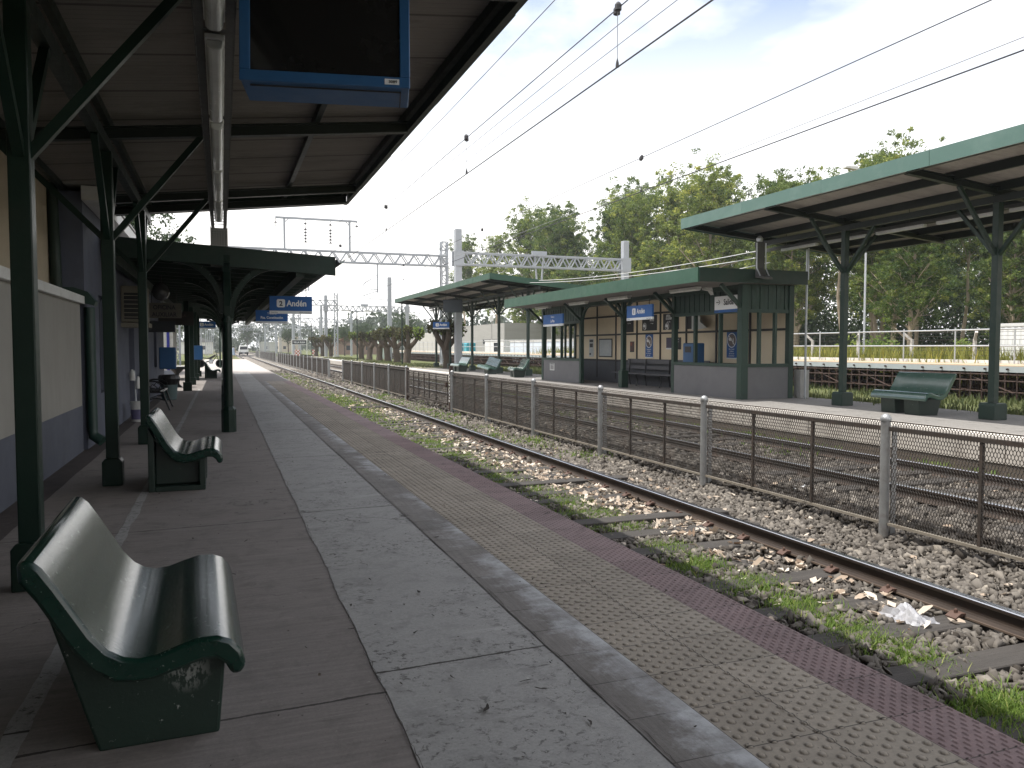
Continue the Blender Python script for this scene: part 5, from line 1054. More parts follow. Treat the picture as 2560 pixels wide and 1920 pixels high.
for y in (75, 130, 185, 240, 300, 365):
    t = thing('catenary_mast', 'lone grey mast far down the line between the gantries', 'mast', (15.2, y, 0), 'lone masts along the line'); obj('mast_pole', MB().box(15.02, 15.38, y-.18, y+.18, -.5, 8.2), M_mast, t); obj('cantilever_arm', MB().beam((15.2,y,6.0),(12.6,y,6.2), .06, .06), M_mast, t)
M_wire = mat('dark_copper_wire', (.035,.033,.036), .5, .2, 5, bmp=0); M_wire_lt = mat('thin_grey_wire', (.22,.22,.23), .5, .2, 5, bmp=0)
def wire(name, label, x, z, r, sag=0, cat='wire', mat_=None, x2=None):
    pts = []; sup = [-30, 0, 52, 106, 158, 212, 268, 330, 400]
    for a, b_ in zip(sup, sup[1:]):
        for i in range(14):
            u = i/14; pts.append((x+((x2-x)*min(1,max(0,(a+(b_-a)*u)/110)) if x2 else 0), a+(b_-a)*u, z-sag*4*u*(1-u)))
    pts.append((x2 or x, 400, z)); t = thing(name, label, cat, (x, 0, z)); obj('wire_line', MB().tube(pts, r, 6), mat_ or M_wire, t); return t
def catenary(label, x, zc, zm, drops, labelc):
    t = wire('catenary_wire', label, x, zm, .008, 0, 'overhead wire'); wire('contact_wire', labelc, x, zc, .010, 0, 'overhead wire')
    for y in drops:
        k = MB(); k.tube([(x,y,zm),(x,y,zc)], .005, 4); obj('dropper', k, M_wire_lt, t)
        c_ = MB(); c_.lathe([(.01,-.055),(.042,-.04),(.042,.02),(.02,.05)], (x-.02,y-.05,zm), 8); obj('wire_clamp', c_, M_wire, t); c_ = MB(); c_.lathe([(.01,-.055),(.042,-.04),(.042,.02),(.02,.05)], (x+.02,y+.06,zm), 8); obj('wire_clamp', c_, M_wire, t); c_ = MB(); c_.lathe([(.024,.0),(.020,.05),(.006,.10)], (x,y,zc), 6); obj('contact_clip', c_, M_wire, t)
    return t
catenary('upper overhead wire of the near track, with round clamps and droppers', 4.38, 4.76, 5.43, (8.3, 14.3, 22.0, 31.0, 41.0), 'lower thick contact wire of the near track')
catenary('upper overhead wire of the far track, with a long dropper at the top right', 8.85, 4.97, 5.72, (5.9, 15.6, 27.0, 40.0), 'lower contact wire of the far track, above the shelter')
wire('feeder_wire', 'thin pale wire just under the upper near track wire', 4.75, 5.58, .006, .05, 'overhead wire', M_wire_lt)
wire('feeder_wire', 'faint pale wire between the near track wires', 4.6, 5.20, .005, .03, 'overhead wire', M_wire_lt)
wire('feeder_wire', 'thin wire running close along the dark canopy edge', 6.6, 8.9, .010, .25, 'overhead wire')
wire('feeder_wire', 'thin wire crossing the trees above the far canopy', 12.9, 6.9, .008, .2, 'overhead wire', M_wire_lt)

# ------------------------------------------------------------------ raised scaffold platform
rp = thing('raised_platform', 'temporary raised platform on rusty scaffolding behind the opposite platform', 'platform', (24, 60, ZG))
XD, ZDK = 24.0, .90
obj('deck', MB().box(XD, XD+3.2, 8, 128, ZDK-.06, ZDK), mat('plywood_deck', (.40,.30,.20), .8, .2, 3), rp); obj('edge_board', MB().box(XD-.03, XD-.002, 8, 128, ZDK-.22, ZDK-.03), mat('edge_board_grey', (.33,.36,.37), .7, .15, 3), rp); obj('kick_board', MB().box(XD+2.9, XD+2.94, 8, 128, ZDK+.002, ZDK+.12), M_white_weath, rp)
k = MB()
for y in (8, 24, 40): pass
def scaffold_bay():
    k = MB(); L = 2.5
    for n_, x in enumerate((0, .55, 1.1, 1.7, 2.3, 2.8)):
        for y in (0, .42, .83, 1.25, 1.67, 2.08): k.tube([(x,y+.13*(n_ % 3),ZG-.05),(x,y+.13*(n_ % 3),ZDK-.06)], .027, 5, cap=False)
    for x in (0, 1.1, 2.3):
        for z in (ZG+.30, ZG+.66, ZDK-.30): k.tube([(x,-.05,z),(x,L+.05,z)], .026, 5, cap=False)
    for x, u, v_ in ((-.03,.1,1.9),(1.1,2.1,.3),(2.3,.2,1.2),(.55,2.3,1.3)): k.tube([(x,u,ZG+.28),(x+.1,v_,ZDK-.32)], .026, 5, cap=False)
    for y in (.3, 1.1, 1.9): k.tube([(-.2,y,ZG+.34),(2.9,y,ZG+.34)], .024, 5, cap=False); k.tube([(-.1,y,ZDK-.12),(2.9,y,ZDK-.12)], .035, 5, cap=False)
    return k
sb0 = obj('scaffold_bay', scaffold_bay(), M_rust, None); sb0.parent = rp; sb0.location = (0, 8-60, -ZG); 
for i in range(1, 48):
    c = sb0.copy(); COL.objects.link(c); c.location = (0, 8-60+2.5*i, -ZG)
hr = thing('handrail', 'galvanised handrail along the back of the raised platform', 'railing', (XD+2.75, 60, ZDK))
k = MB()
for z in (1.55, 2.16): k.tube([(XD+2.75,20.2,z),(XD+2.75,128,z)], .030, 6)
obj('rail_tube', k, M_galv, hr)
for i in range(44):
    y = 20.2+2.45*i; obj('upright', MB().tube([(XD+2.75,y,ZDK-.1),(XD+2.75,y,2.26)], .028, 6), M_galv, hr)
lower = MB(); lower.tube([(XD+2.75,8,1.55),(XD+2.75,20.2,1.55)], .03, 6); lower.tube([(XD+2.75,8,2.16),(XD+2.75,20.2,2.16)], .03, 6); obj('rail_tube', lower, M_galv, hr)
sr = thing('stair_rail', 'sloping stair rails rising to the raised platform by the white cabins', 'railing', (26.9, 70, ZG))
k = MB()
for z in (.0, .55, 1.1): k.tube([(XD+3.3,72,ZDK+z),(XD+3.6,66,ZG+z)], .03, 6)
obj('rail_tube', k, M_galv, sr)
# wire fence with angled concrete posts behind it
wf = thing('wire_fence', 'wire fence on angle topped concrete posts in front of the yellow weeds', 'fence', (28.6, 40, ZG))
def cpost(y, s): 
    k = MB(); k.beam((28.6,y,ZG-.1),(28.6,y,1.85), .11, .11); k.beam((28.6,y,1.80),(28.6-.22,y+s*.24,2.12), .10, .10); return k
for i in range(17): obj('concrete_post', cpost(14+3.1*i, -1 if i % 2 else 1), M_conc_lt, wf)
k = MB()
for z in np.linspace(.1, 1.8, 9): k.tube([(28.6,10,z),(28.6,64,z)], .008, 4, cap=False)
for z in (1.95, 2.1): k.tube([(28.45,10,z),(28.45,64,z)], .007, 4, cap=False)
y = 10
while y < 64: k.tube([(28.6,y,ZG),(28.6,y,1.8)], .005, 3, cap=False); y += .3
obj('fence_wire', k, M_frust, wf)
# cabins, containers, toilets, buildings
def container(name, label, x0, x1, y0, y1, z0, z1, cat, rib=True, m=None):
    t = thing(name, label, cat, ((x0+x1)/2,(y0+y1)/2,z0)); m = m or M_white; obj('body', MB().box(x0+.04, x1-.04, y0+.04, y1-.04, z0, z1), m, t)
    k = MB()
    if rib:
        n = int((y1-y0)/.28)
        for i in range(n): k.prism([(y0+.28*i+.03, x0+.041),(y0+.28*i+.09, x0),(y0+.28*i+.17, x0),(y0+.28*i+.23, x0+.041)], 2, z0+.15, z1-.15)
        k.v = [(b_, a, c_) for a, b_, c_ in k.v]; obj('corrugation', k, m, t)
    f2 = MB(); f2.box(x0-.01, x1+.01, y0-.01, y1+.01, z1-.12, z1+.01); f2.box(x0-.01, x1+.01, y0-.01, y1+.01, z0, z0+.12); obj('frame', f2, M_white_weath, t); return t
container('shipping_container', 'white corrugated container at the right edge behind the raised platform', 30, 32.5, 17.6, 23.7, -.2, 2.46, 'container')
c1 = container('site_cabin', 'white site cabin with dark doorway behind the raised platform', 28.6, 31, 80, 86.5, -.2, 2.32, 'cabin', False); obj('door', MB().box(28.6, 28.63, 81.4, 83.2, .0, 2.0), M_glass, c1)
c2 = container('site_cabin', 'long low pale blue white cabin behind the far canopy posts', 28.6, 31, 56, 78, -.2, 2.15, 'cabin', False, mat('cabin_blue_white', (.60,.66,.72), .5, .08, 1.2)); obj('window', MB().box(28.6, 28.63, 57.5, 59.5, .9, 1.7), M_glass, c2)
M_teal = mat('teal_plastic', (.03,.30,.38), .4, .12, 3, bmp=0)
t0 = thing('portable_toilet', 'teal portable toilet cabin at the left of the trio by the white cabin', 'portable toilet', (0,0,0), 'teal portable toilets')
k = MB(); k.box(-.55,.55,-.55,.55,0,2.05); k.prism([(-.6,2.05),(.6,2.05),(.5,2.2),(-.5,2.2)], 1, -.6, .6); obj('body', k, M_teal, t0, bevel=.04); obj('door', MB().box(-.58,-.552,-.4,.4,.1,1.95), mat('teal_door', (.04,.36,.44), .4, .1, 3, bmp=0), t0)
t0.location = (27.6, 93, -.2); dup(t0, (27.6, 91, -.2), 0, 'middle teal portable toilet of the trio by the white cabin'); dup(t0, (27.6, 89, -.2), 0, 'teal portable toilet closest to the white cabin')
cb_ = thing('concrete_building', 'grey block building with flat roof behind the far canopy', 'building', (40, 105, ZG))
obj('wall', MB().box(34, 46, 94.7, 114.4, ZG, 4.6), mat('block_wall', (.33,.32,.30), .9, .12, 1.5, (.24,.23,.22), .5, 1, .3, 9, stretch=(.3,.3,3)), cb_); obj('wall', MB().box(34.2, 44, 114.4, 150, ZG, 4.05), mat('block_wall_pale', (.46,.44,.41), .9, .1, 1), cb_)
dd = obj('door', MB().box(33.95, 34, 96.2, 103.5, 2.0, 2.55), M_glass, cb_); obj('roof', MB().box(33.8, 46.2, 114.5, 132, 4.3, 4.5), M_white_weath, cb_); obj('window', MB().box(34.15, 34.2, 118, 119, 2.2, 3.2), M_glass, cb_)
for i, y in enumerate((88, 70)):
    t = thing('yard_floodlight', ['half round white floodlight on a pole before the grey building','second white floodlight on a pole right of the grey building'][i], 'lamp', (30, y, ZG)); obj('pole', MB().tube([(30,y,ZG),(30,y,5.0 if i == 0 else 4.6)], .06, 6), M_conc, t); obj('lamp_head', MB().prism([(29.6,4.6),(30.2,4.6),(30.2,5.4),(29.9,5.3),(29.7,5.0)], 1, y-.1, y+.1), M_white, t)
def lamp_post(label, x, y, h, arms, group, m, z0=ZP2):
    t = thing('lamp_post', label, 'lamp post', (x,y,z0), group); obj('pole', MB().tube([(x,y,z0),(x,y,h)], [.06,.045], 8), m, t)
    for s in arms: obj('lamp_arm', MB().tube([(x,y,h-.1),(x+s*.4,y,h),(x+s*.8,y,h+.02)], .03, 6), m, t); obj('lamp_head', MB().prism([(x+s*.75,h-.05),(x+s*1.5,h-.0),(x+s*1.5,h+.08),(x+s*.75,h+.12)], 1, y-.14, y+.14), M_white_weath, t)
lamp_post('slim dark green lamp post rising in front of the pollarded trees', 12.62, 57.7, 5.2, (), 'platform lamp posts', M_post); lamp_post('green lamp post with one pale lamp arm left of the pollarded trees', 12.4, 77, 5.0, (-1, 1), 'platform lamp posts', M_post)
lamp_post('thin green post among the distant masts near the name board', 12.4, 118, 5.0, (-1,), 'platform lamp posts', M_post); lamp_post('dark green post on the near platform by the blue cabinets', -.11, 60.4, 5.0, (), 'platform lamp posts', M_post, 0)
lamp_post('tall galvanised lamp pole in front of the trees between the right canopy posts', 31, 31.6, 10.5, (-1,), 'street lamps', M_galv, ZG)
for i, (x, y, h) in enumerate(((48, 140, 9.0), (52, 190, 9.5))): lamp_post(['curved street lamp above the low pale building','farther curved street lamp left of the low pale building'][i], x, y, h, (-1,), 'street lamps', M_galv, ZG)
nb = thing('station_name_board', 'black name board reading VILLA ELISA in a white frame', 'sign', (13.3, 148, 0))
k = MB(); k.box(11.95,12.07,147.95,148.05,-.1,2.9); k.box(14.6,14.72,147.95,148.05,-.1,2.9); k.box(12.07,14.6,147.95,148.05,2.78,2.88); k.box(12.07,14.6,147.95,148.05,1.92,2.0); obj('frame', k, M_white, nb); bd_ = obj('board', MB().box(12.07,14.6,147.97,148.03,2.0,2.78), M_ink, nb); k = MB(); put_text(k, 'VILLA ELISA', 13.335, 2.25, 147.96, .40, .02, 'CENTER'); obj('lettering', k, M_sign_white, bd_)
m, nt, b = newmat('red_white_checker'); ch = nt.nodes.new('ShaderNodeTexChecker'); ch.inputs['Scale'].default_value = 3.5; ch.inputs[1].default_value = (.4,.06,.04,1); ch.inputs[2].default_value = (.7,.68,.64,1); nt.links.new(coords(nt, rnd=False), ch.inputs[0]); nt.links.new(ch.outputs[0], b.inputs[0]); M_check = m
for x, lab in ((12.6, 'red and white checked marker block under the name board'), (15.6, 'second checked marker block right of the name board')): tag(obj('marker_block', MB().box(x-.45,x+.45,143.8,144.2,-.15,1.05), M_check, bevel=.02), lab, 'marker block')
def house(label, x, y, wd, dp, h, wallm, roofm, flat=False):
    t = thing('house', label, 'house', (x,y,-.4)); obj('wall', MB().box(x-wd/2,x+wd/2,y,y+dp,-.5,h), wallm, t)
    k = MB(); k.box(x-wd/2-.3,x+wd/2+.3,y-.3,y+dp+.3,h,h+.3) if flat else k.prism([(x-wd/2-.4,h),(x+wd/2+.4,h),(x,h+wd*.22)], 1, y-.4, y+dp+.4); obj('roof', k, roofm, t)
    for a in (-.25, .22): obj('window', MB().box(x+a*wd-.5,x+a*wd+.5,y-.03,y,.8,1.9), M_glass, t)
house('pale two tone house behind the VILLA ELISA board', 23.5, 300, 7, 8, 5.4, mat('house_cream', (.46,.40,.32), .9, .1, 1), M_white_weath, True); house('low house with red brown roof behind the pollarded trees', 31, 190, 10, 8, 2.9, mat('house_brick', (.22,.15,.11), .9, .15, 2), mat('tile_roof', (.24,.10,.065), .9, .2, 3))
house('white low house between the distant masts', 19.0, 330, 9, 8, 3.4, M_white_weath, M_white, True); house('white house under the trees left of the van', -7, 250, 9, 8, 3.0, M_white_weath, mat('grey_roof', (.2,.2,.2), .9, .2, 3))
cw = thing('glass_cabin', 'small pale green glazed cabin among the pollarded trees', 'cabin', (24, 120, ZG)); obj('wall', MB().box(22.8,25.4,119,122,ZG,3.6), mat('pale_green_cabin', (.50,.58,.53), .5, .08, 2), cw); obj('window', MB().box(23.0,25.2,118.96,119,2.1,3.1), mat('cabin_glass', (.25,.36,.33), .2, .1, 3, bmp=0), cw); obj('roof', MB().box(22.5,25.7,118.7,122.3,3.6,3.8), M_white_weath, cw)

# ------------------------------------------------------------------ vehicles and the person far down the platform
van = thing('van', 'white van seen from the front on the line in the far distance', 'van')
k = MB(); k.prism([(-1.0,.45),(1.0,.45),(1.02,1.25),(.86,2.0),(.78,2.30),(-.78,2.30),(-.86,2.0),(-1.02,1.25)], 1, -2.6, 2.6); obj('body', k, M_white, van, bevel=.06)
obj('windscreen', MB().add([(-.86,-2.62,1.35),(.86,-2.62,1.35),(.74,-2.62,2.02),(-.74,-2.62,2.02),(-.86,-2.60,1.35),(.86,-2.60,1.35),(.74,-2.60,2.02),(-.74,-2.60,2.02)], [(0,1,2,3),(7,6,5,4),(0,4,5,1),(3,2,6,7)]), M_glass, van)
obj('bumper', MB().box(-1.03,1.03,-2.72,-2.6,.35,.75), M_black, van, bevel=.04); obj('number_plate', MB().box(-.26,.26,-2.735,-2.721,.48,.60), M_sign_white, van)
for s in (-1,1):
    obj('headlight', MB().box(s*.74-.16,s*.74+.16,-2.65,-2.6,.88,1.08), M_lampglass, van); obj('mirror', MB().box(s*1.16-.09,s*1.16+.09,-1.9,-1.75,1.35,1.7), M_black, van)
    for y in (-1.7, 1.6):
        k = MB(); k.lathe([(.34,-.11),(.36,-.05),(.36,.05),(.34,.11)], (0,0,0), 18); k.v = [(c_+s*.86, y+a, b_+.36) for a, b_, c_ in k.v]; obj('wheel', k, M_black, van)
van.location = (4.70, 191, -.38)
cr_ = thing('pickup_car', 'dark car parked between the hut and the green posts', 'car')
k = MB(); k.prism([(-.85,.40),(.85,.40),(.88,.95),(.70,1.02),(.58,1.52),(-.58,1.52),(-.70,1.02),(-.88,.95)], 1, -2.1, 2.1); obj('body', k, mat('car_blue_grey', (.10,.12,.16), .3, .1, 2, bmp=0), cr_, bevel=.05); obj('windscreen', MB().box(-.56,.56,-2.12,-2.101,1.05,1.46), M_sign_white, cr_); obj('bumper', MB().box(-.9,.9,-2.22,-2.101,.42,.62), M_white_weath, cr_)
for s in (-1,1):
    obj('headlight', MB().box(s*.62-.14,s*.62+.14,-2.14,-2.101,.72,.88), M_lampglass, cr_)
    for y in (-1.35,1.3):
        k = MB(); k.lathe([(.29,-.09),(.31,0),(.29,.09)], (0,0,0), 16); k.v = [(c_+s*.8, y+a, b_+.31) for a, b_, c_ in k.v]; obj('wheel', k, M_black, cr_)
cr_.location = (-4.2, 52, 0)
mo = thing('motorbike', 'dark motorbike parked beyond the sunlit far bench', 'motorbike', (-.80, 62, 0))
for x in (-1.45, -.15):
    k = MB(); k.lathe([(.22,-.05),(.30,-.05),(.30,.05),(.22,.05),(.22,-.05)], (0,0,0), 20); k.v = [(x+a, 62+c_, b_+.30) for a, b_, c_ in k.v]; wv = obj('wheel', k, M_black, mo, smooth=True); obj('rim', MB().tube([(x-.2,62,.30),(x+.2,62,.30)], .02, 6), M_galv, wv)
k = MB(); k.tube([(-1.45,62,.30),(-.95,62,.45),(-.65,62,.42),(-.35,62,.85),(-.15,62,.30)], .045, 8); obj('frame', k, M_iron, mo); obj('engine', MB().lathe([(.10,0),(.16,.1),(.16,.26),(.09,.34)], (-.75,62,.28), 10), M_galv, mo)
k = MB(); k.prism([(-1.5,.78),(-1.0,.72),(-.85,.75),(-.45,.98),(-.40,.85),(-.75,.62),(-1.4,.70)], 1, 61.86, 62.14); obj('seat', k, M_black, mo, bevel=.03); k = MB(); k.tube([(-.34,61.7,1.08),(-.36,62,1.0),(-.34,62.3,1.08)], .02, 6); k.tube([(-.36,62,1.0),(-.30,62,.8)], .03, 6); obj('handlebar', k, M_iron, mo); obj('headlight', MB().lathe([(.03,0),(.08,.04),(.08,.10)], (-.22,62,.86), 10), M_lampglass, mo)
# the person: one skinned body, hair and dress as children
def skin(name, pts, edges, radii, m, parent, loc, lvl=2):
    me = bpy.data.meshes.new(name); me.from_pydata(pts, edges, []); me.materials.append(m); o = link(bpy.data.objects.new(name, me)); o.parent = parent; o.location = loc
    s = o.modifiers.new('skin', 'SKIN'); 
    for v, r in zip(me.skin_vertices[0].data if me.skin_vertices else [], radii): v.radius = (r, r)
    o.modifiers.new('subsurf', 'SUBSURF').levels = lvl; o.modifiers['subsurf'].render_levels = lvl; return o
pe = thing('person', 'person in a pale blue dress with dark hair walking far down the platform', 'person', (1.49, 112.5, 0))
pts = [(0,0,.86),(0,0,1.08),(0,0,1.28),(0,.0,1.40),(0,-.01,1.47),(0,-.02,1.56),(.09,0,.82),(.10,.03,.46),(.10,.10,.08),(.10,.0,.04),(-.09,0,.82),(-.09,-.05,.46),(-.09,-.02,.08),(-.09,-.12,.04),(.17,0,1.34),(.22,.02,1.08),(.23,-.06,.86),(.23,-.09,.76),(-.17,0,1.34),(-.22,.02,1.08),(-.2,-.14,.92),(-.19,-.2,.84)]
ed = [(0,1),(1,2),(2,3),(3,4),(4,5),(0,6),(6,7),(7,8),(8,9),(0,10),(10,11),(11,12),(12,13),(3,14),(14,15),(15,16),(16,17),(3,18),(18,19),(19,20),(20,21)]
rd = [.14,.12,.14,.10,.055,.095,.10,.065,.04,.035,.10,.065,.04,.035,.06,.042,.034,.03,.06,.042,.034,.03]
me = bpy.data.meshes.new('body'); me.from_pydata(pts, ed, []); me.materials.append(mat('skin', (.42,.26,.19), .6, .08, 5, bmp=0)); bo = link(bpy.data.objects.new('body', me)); bo.parent = pe
bo.modifiers.new('skin', 'SKIN'); 
for v, r in zip(me.skin_vertices[0].data, rd): v.radius = (r, r)
me.skin_vertices[0].data[0].use_root = True
sd = bo.modifiers.new('subsurf', 'SUBSURF'); sd.levels = 1; sd.render_levels = 2
obj('hair', MB().lathe([(.04,-.16),(.10,-.10),(.115,0),(.11,.07),(.06,.13),(.01,.145)], (1.49,112.52,1.56), 14), M_black, pe, smooth=True)
obj('dress', MB().lathe([(.22,.42),(.20,.60),(.175,.85),(.15,1.05),(.175,1.28),(.15,1.38),(.07,1.43)], (1.49,112.5,0), 16), mat('pale_blue_dress', (.36,.43,.55), .8, .1, 6, bmp=0), pe, smooth=True)
for s, l in ((1,(.10,.0)),(-1,(-.09,-.12))): obj('shoe', MB().prism([(1.49+l[0]-.04,0),(1.49+l[0]+.04,0),(1.49+l[0]+.035,.07),(1.49+l[0]-.035,.07)], 1, 112.5+l[1]-.1, 112.5+l[1]+.14), M_black, pe, bevel=.015)

# ------------------------------------------------------------------ trees
def leafcloud(centres, radii, per, size, seed, flat=.8, tint0=.45, tvar=.2, aspect=.42):
    r = np.random.default_rng(seed); C = np.repeat(centres, per, 0); Rd = np.repeat(radii, per); n = len(C)
    d = r.normal(size=(n,3)); d /= np.linalg.norm(d, axis=1, keepdims=True); rad = r.uniform(0,1,n)**.45
    P = C+d*(Rd*rad)[:,None]*np.array([1,1,flat]); a = r.normal(size=(n,3)); a[:,2] -= .5; a /= np.linalg.norm(a, axis=1, keepdims=True)
    b = np.cross(a, r.normal(size=(n,3))); b /= np.linalg.norm(b, axis=1, keepdims=True); s = size*r.uniform(.6,1.35,n)[:,None]
    V = np.stack([P-a*s*.5, P+b*s*aspect*.5-a*s*.05, P+a*s*.5, P-b*s*aspect*.5-a*s*.05], 1).reshape(-1,3)
    ct = np.repeat(r.normal(tint0, tvar, len(centres)), per); T = np.repeat(np.clip(ct+r.normal(0,.13,n),0,1), 4)
    return V, np.arange(n*4).reshape(-1,4), T
def tree_geo(seed, h, spread, first, nlimb, per, leaf, tr, lean=.06, clump=(.9,1.7)):
    r = random.Random(seed); tb = MB(); top = h*.93; pts = []; x = y = 0.0
    for i in range(8):
        pts.append((x, y, top*i/7)); x += r.uniform(-1,1)*lean*h/7*1.6; y += r.uniform(-1,1)*lean*h/7*1.6
    tb.tube(pts, [tr*(1-.86*i/7) for i in range(8)], 8); C, Rr = [], []
    def at(z):
        t = min(6.999, max(0, z/top*7)); i = int(t); f = t-i; return Vector(pts[i]).lerp(Vector(pts[i+1]), f)
    for k in range(nlimb):
        z = h*(first+(.90-first)*(k+r.random()*.8)/nlimb); p0 = at(z); az = k*2.4+r.uniform(-.6,.6); el = R(r.uniform(28,62)); fr = 1-.60*((z/h-first)/(1-first))
        L = spread*fr*r.uniform(.65,1.15); d = Vector((math.cos(az)*math.cos(el), math.sin(az)*math.cos(el), math.sin(el))); p1 = p0+d*L*.5; d2 = (d+Vector((r.uniform(-.4,.4), r.uniform(-.4,.4), r.uniform(-.1,.5)))).normalized(); p2 = p1+d2*L*.55
        rr = tr*(1-.86*z/top)*.55; tb.tube([p0, p1, p2], [rr, rr*.6, rr*.22], 5)
        for p, wgt in ((p1, .6), (p2, 1)):
            for _ in range(2):
                q = p+Vector((r.uniform(-1,1), r.uniform(-1,1), r.uniform(-.3,.9)))*L*.26; tb.tube([p.lerp(p0, .2), q], [rr*.28, rr*.1], 4); C.append(q); Rr.append(r.uniform(*clump)*(.75+.35*wgt)*.8)
        C.append(p2); Rr.append(r.uniform(*clump))
    for _ in range(3): C.append(at(top)+Vector((r.uniform(-.6,.6), r.uniform(-.6,.6), r.uniform(-.6,.5)))); Rr.append(r.uniform(*clump)*.7)
    C = np.array([tuple(c) for c in C]); Rr = np.array(Rr); r2 = np.random.default_rng(seed+500)
    C2 = np.repeat(C, 5, 0)+r2.normal(size=(len(C)*5, 3))*np.repeat(Rr, 5)[:,None]*np.array([.76,.76,.62]); R2 = np.repeat(Rr, 5)*r2.uniform(.22,.56,len(C)*5)
    return tb, leafcloud(C2, R2, max(12, per//5), leaf*.82, seed)
def tree(name, label, cat, geo, bark, leafm, group=None):
    t = thing(name, label, cat, (0,0,0), group); obj('trunk', geo[0], bark, t, smooth=True); V, F, T = geo[1]; npobj('crown', V, F, leafm, T, t); return t
proto = [tree('eucalyptus_tree', 'x', 'tree', tree_geo(s, 20, sp, fi, nl, per, lf_, tr), M_bark, M_leaf, 'eucalyptus wood behind the station') for s, sp, fi, nl, per, lf_, tr in
         ((1, 5.2, .20, 26, 250, .33, .30), (2, 4.6, .24, 25, 250, .32, .26), (3, 5.8, .18, 28, 230, .34, .32), (4, 3.6, .32, 19, 250, .31, .22), (5, 3.8, .55, 15, 240, .31, .24))]
fore = [  # x, y, height, prototype, turn
 (40.0, 132, 20.5, 3, 0.3), (41.5, 121, 19.8, 3, 1.9), (43.5, 112, 22.5, 1, 0.7), (45, 104, 21.6, 0, 1.2), (42, 96, 19.1, 2, 2.2), (46, 88, 20.0, 1, 0.2), (44, 80, 19.1, 0, 3.0), (47, 75, 19.5, 2, 1.1), (45, 66, 19.3, 0, 2.6), (48, 61, 17.5, 3, 0.5), (46.5, 55, 15.8, 2, 4.0), (49, 49, 16.5, 1, 5.0), (46, 44, 13.4, 0, 0.9), (50, 38, 11.5, 2, 3.3), (48, 33, 10.5, 3, 1.6), (52, 30, 10.2, 1, 2.0), (49, 22, 8.7, 0, 4.4), (53, 15, 7.7, 2, 0.1), (57, 100, 24.6, 2, 0.4), (58, 84, 22.4, 0, 1.4), (59, 70, 18.1, 1, 2.9), (58, 57, 20.1, 2, 3.6), (61, 46, 13.5, 0, 4.8), (60, 35, 11.6, 1, 0.6), (63, 24, 9.9, 2, 2.1), (41, 70, 12.0, 1, 2.4), (42, 52, 11.5, 0, 0.8), (43, 40, 11.4, 2, 1.9), (44, 30, 9.7, 1, 3.9), (45.5, 24, 9.0, 3, 5.1), (40, 88, 11.5, 2, 5.6), (40, 104, 10.5, 0, 2.7), (50, 118, 20.6, 2, 1.0), (50, 109, 18.9, 0, 2.5), (51, 97, 19.1, 1, 0.3), (51, 92, 16.2, 2, 4.1), (51, 81, 18.4, 1, 5.0), (52, 71, 16.7, 0, 1.2), (53, 65, 14.1, 2, 2.0), (53, 52, 15.3, 1, 3.1), (55, 42, 12.5, 0, 0.2), (56, 29, 10.3, 2, 1.4), (42.5, 50.5, 15, 4, 0.2), (44.7, 47.5, 14.5, 4, 1.4), (49.9, 49.8, 15.5, 4, 2.2), (49.8, 45.6, 14, 4, 3.0), (51.2, 43.0, 13.5, 4, 4.1), (54.2, 40.8, 13.5, 4, 5.2), (70.2, 63.7, 16.5, 0, 0.3), (70.3, 59.4, 16.5, 1, 1.2), (71.9, 56.7, 16.5, 2, 2.6), (73.7, 53.9, 16.5, 0, 3.3)]
FL = ['slim eucalyptus at the left end of the wood, by the lattice mast', 'thin topped eucalyptus left of the tall grey mast', 'leaning open crowned eucalyptus just right of the grey mast', 'eucalyptus with a tall airy tuft above the far canopy', 'rounded yellowish eucalyptus low behind the gantry beam', 'tall eucalyptus with feathery top left of the wood centre', 'broad green eucalyptus above the gantry drop tube', 'eucalyptus whose crown meets the lower far track wire',
 'bushy eucalyptus above the second square mast', 'narrow eucalyptus right of the second square mast', 'tall dense eucalyptus above the shelter fascia', 'tallest looking eucalyptus left of the right canopy tip', 'eucalyptus behind the tip of the right canopy', 'eucalyptus half covered by the right canopy fascia', 'pale trunked eucalyptus between shelter and first canopy post', 'airy eucalyptus whose crown shows above the right canopy', 'eucalyptus with bent pale trunk right of the first canopy post', 'eucalyptus at the right edge behind the white container',
 'back row eucalyptus at the left of the wood', 'back row eucalyptus behind the feathery topped one', 'back row eucalyptus above the wood centre', 'back row eucalyptus with highest crown over the shelter', 'back row eucalyptus behind the right canopy tip', 'back row eucalyptus above the canopy fascia middle', 'back row eucalyptus hidden by the right canopy', 'short yellow green eucalyptus before the wood centre', 'short bright eucalyptus above the shelter left end', 'short young eucalyptus behind the shelter roof', 'young eucalyptus seen under the right canopy left part', 'young eucalyptus seen between the right canopy posts', 'low young eucalyptus behind the long cabin', 'low young eucalyptus behind the grey building', 'mid height tree filling the left end of the wood', 'mid height tree behind the lattice mast side of the wood', 'mid height tree behind the gantry drop tube', 'mid height tree behind the yellowish low eucalyptus', 'mid height tree below the feathery top', 'mid height tree left of the second square mast', 'mid height tree right behind the second square mast', 'mid height tree over the left half of the shelter roof', 'mid height tree behind the cable riser', 'mid height tree behind the first right canopy post', 'pale bare trunked eucalyptus just right of the shelter', 'slim pale trunk bending beside the first right canopy post', 'pale trunk midway between the right canopy posts', 'thick pale trunk left of the second right canopy post', 'pale trunk behind the second right canopy post', 'far pale trunk at the right edge of the wood', 'back row eucalyptus filling the gap left of the second canopy post', 'back row eucalyptus just left of the white container', 'back row eucalyptus above the white container', 'back row eucalyptus at the far right edge']
for i, (x, y, h, p, a) in enumerate(fore):
    s = h/20; dup(proto[p], (x, y, ZG-.05), a, FL[i], None, (s*1.05, s*1.05, s))
for t in proto:
    for o in list(t.children): bpy.data.objects.remove(o)
    bpy.data.objects.remove(t)
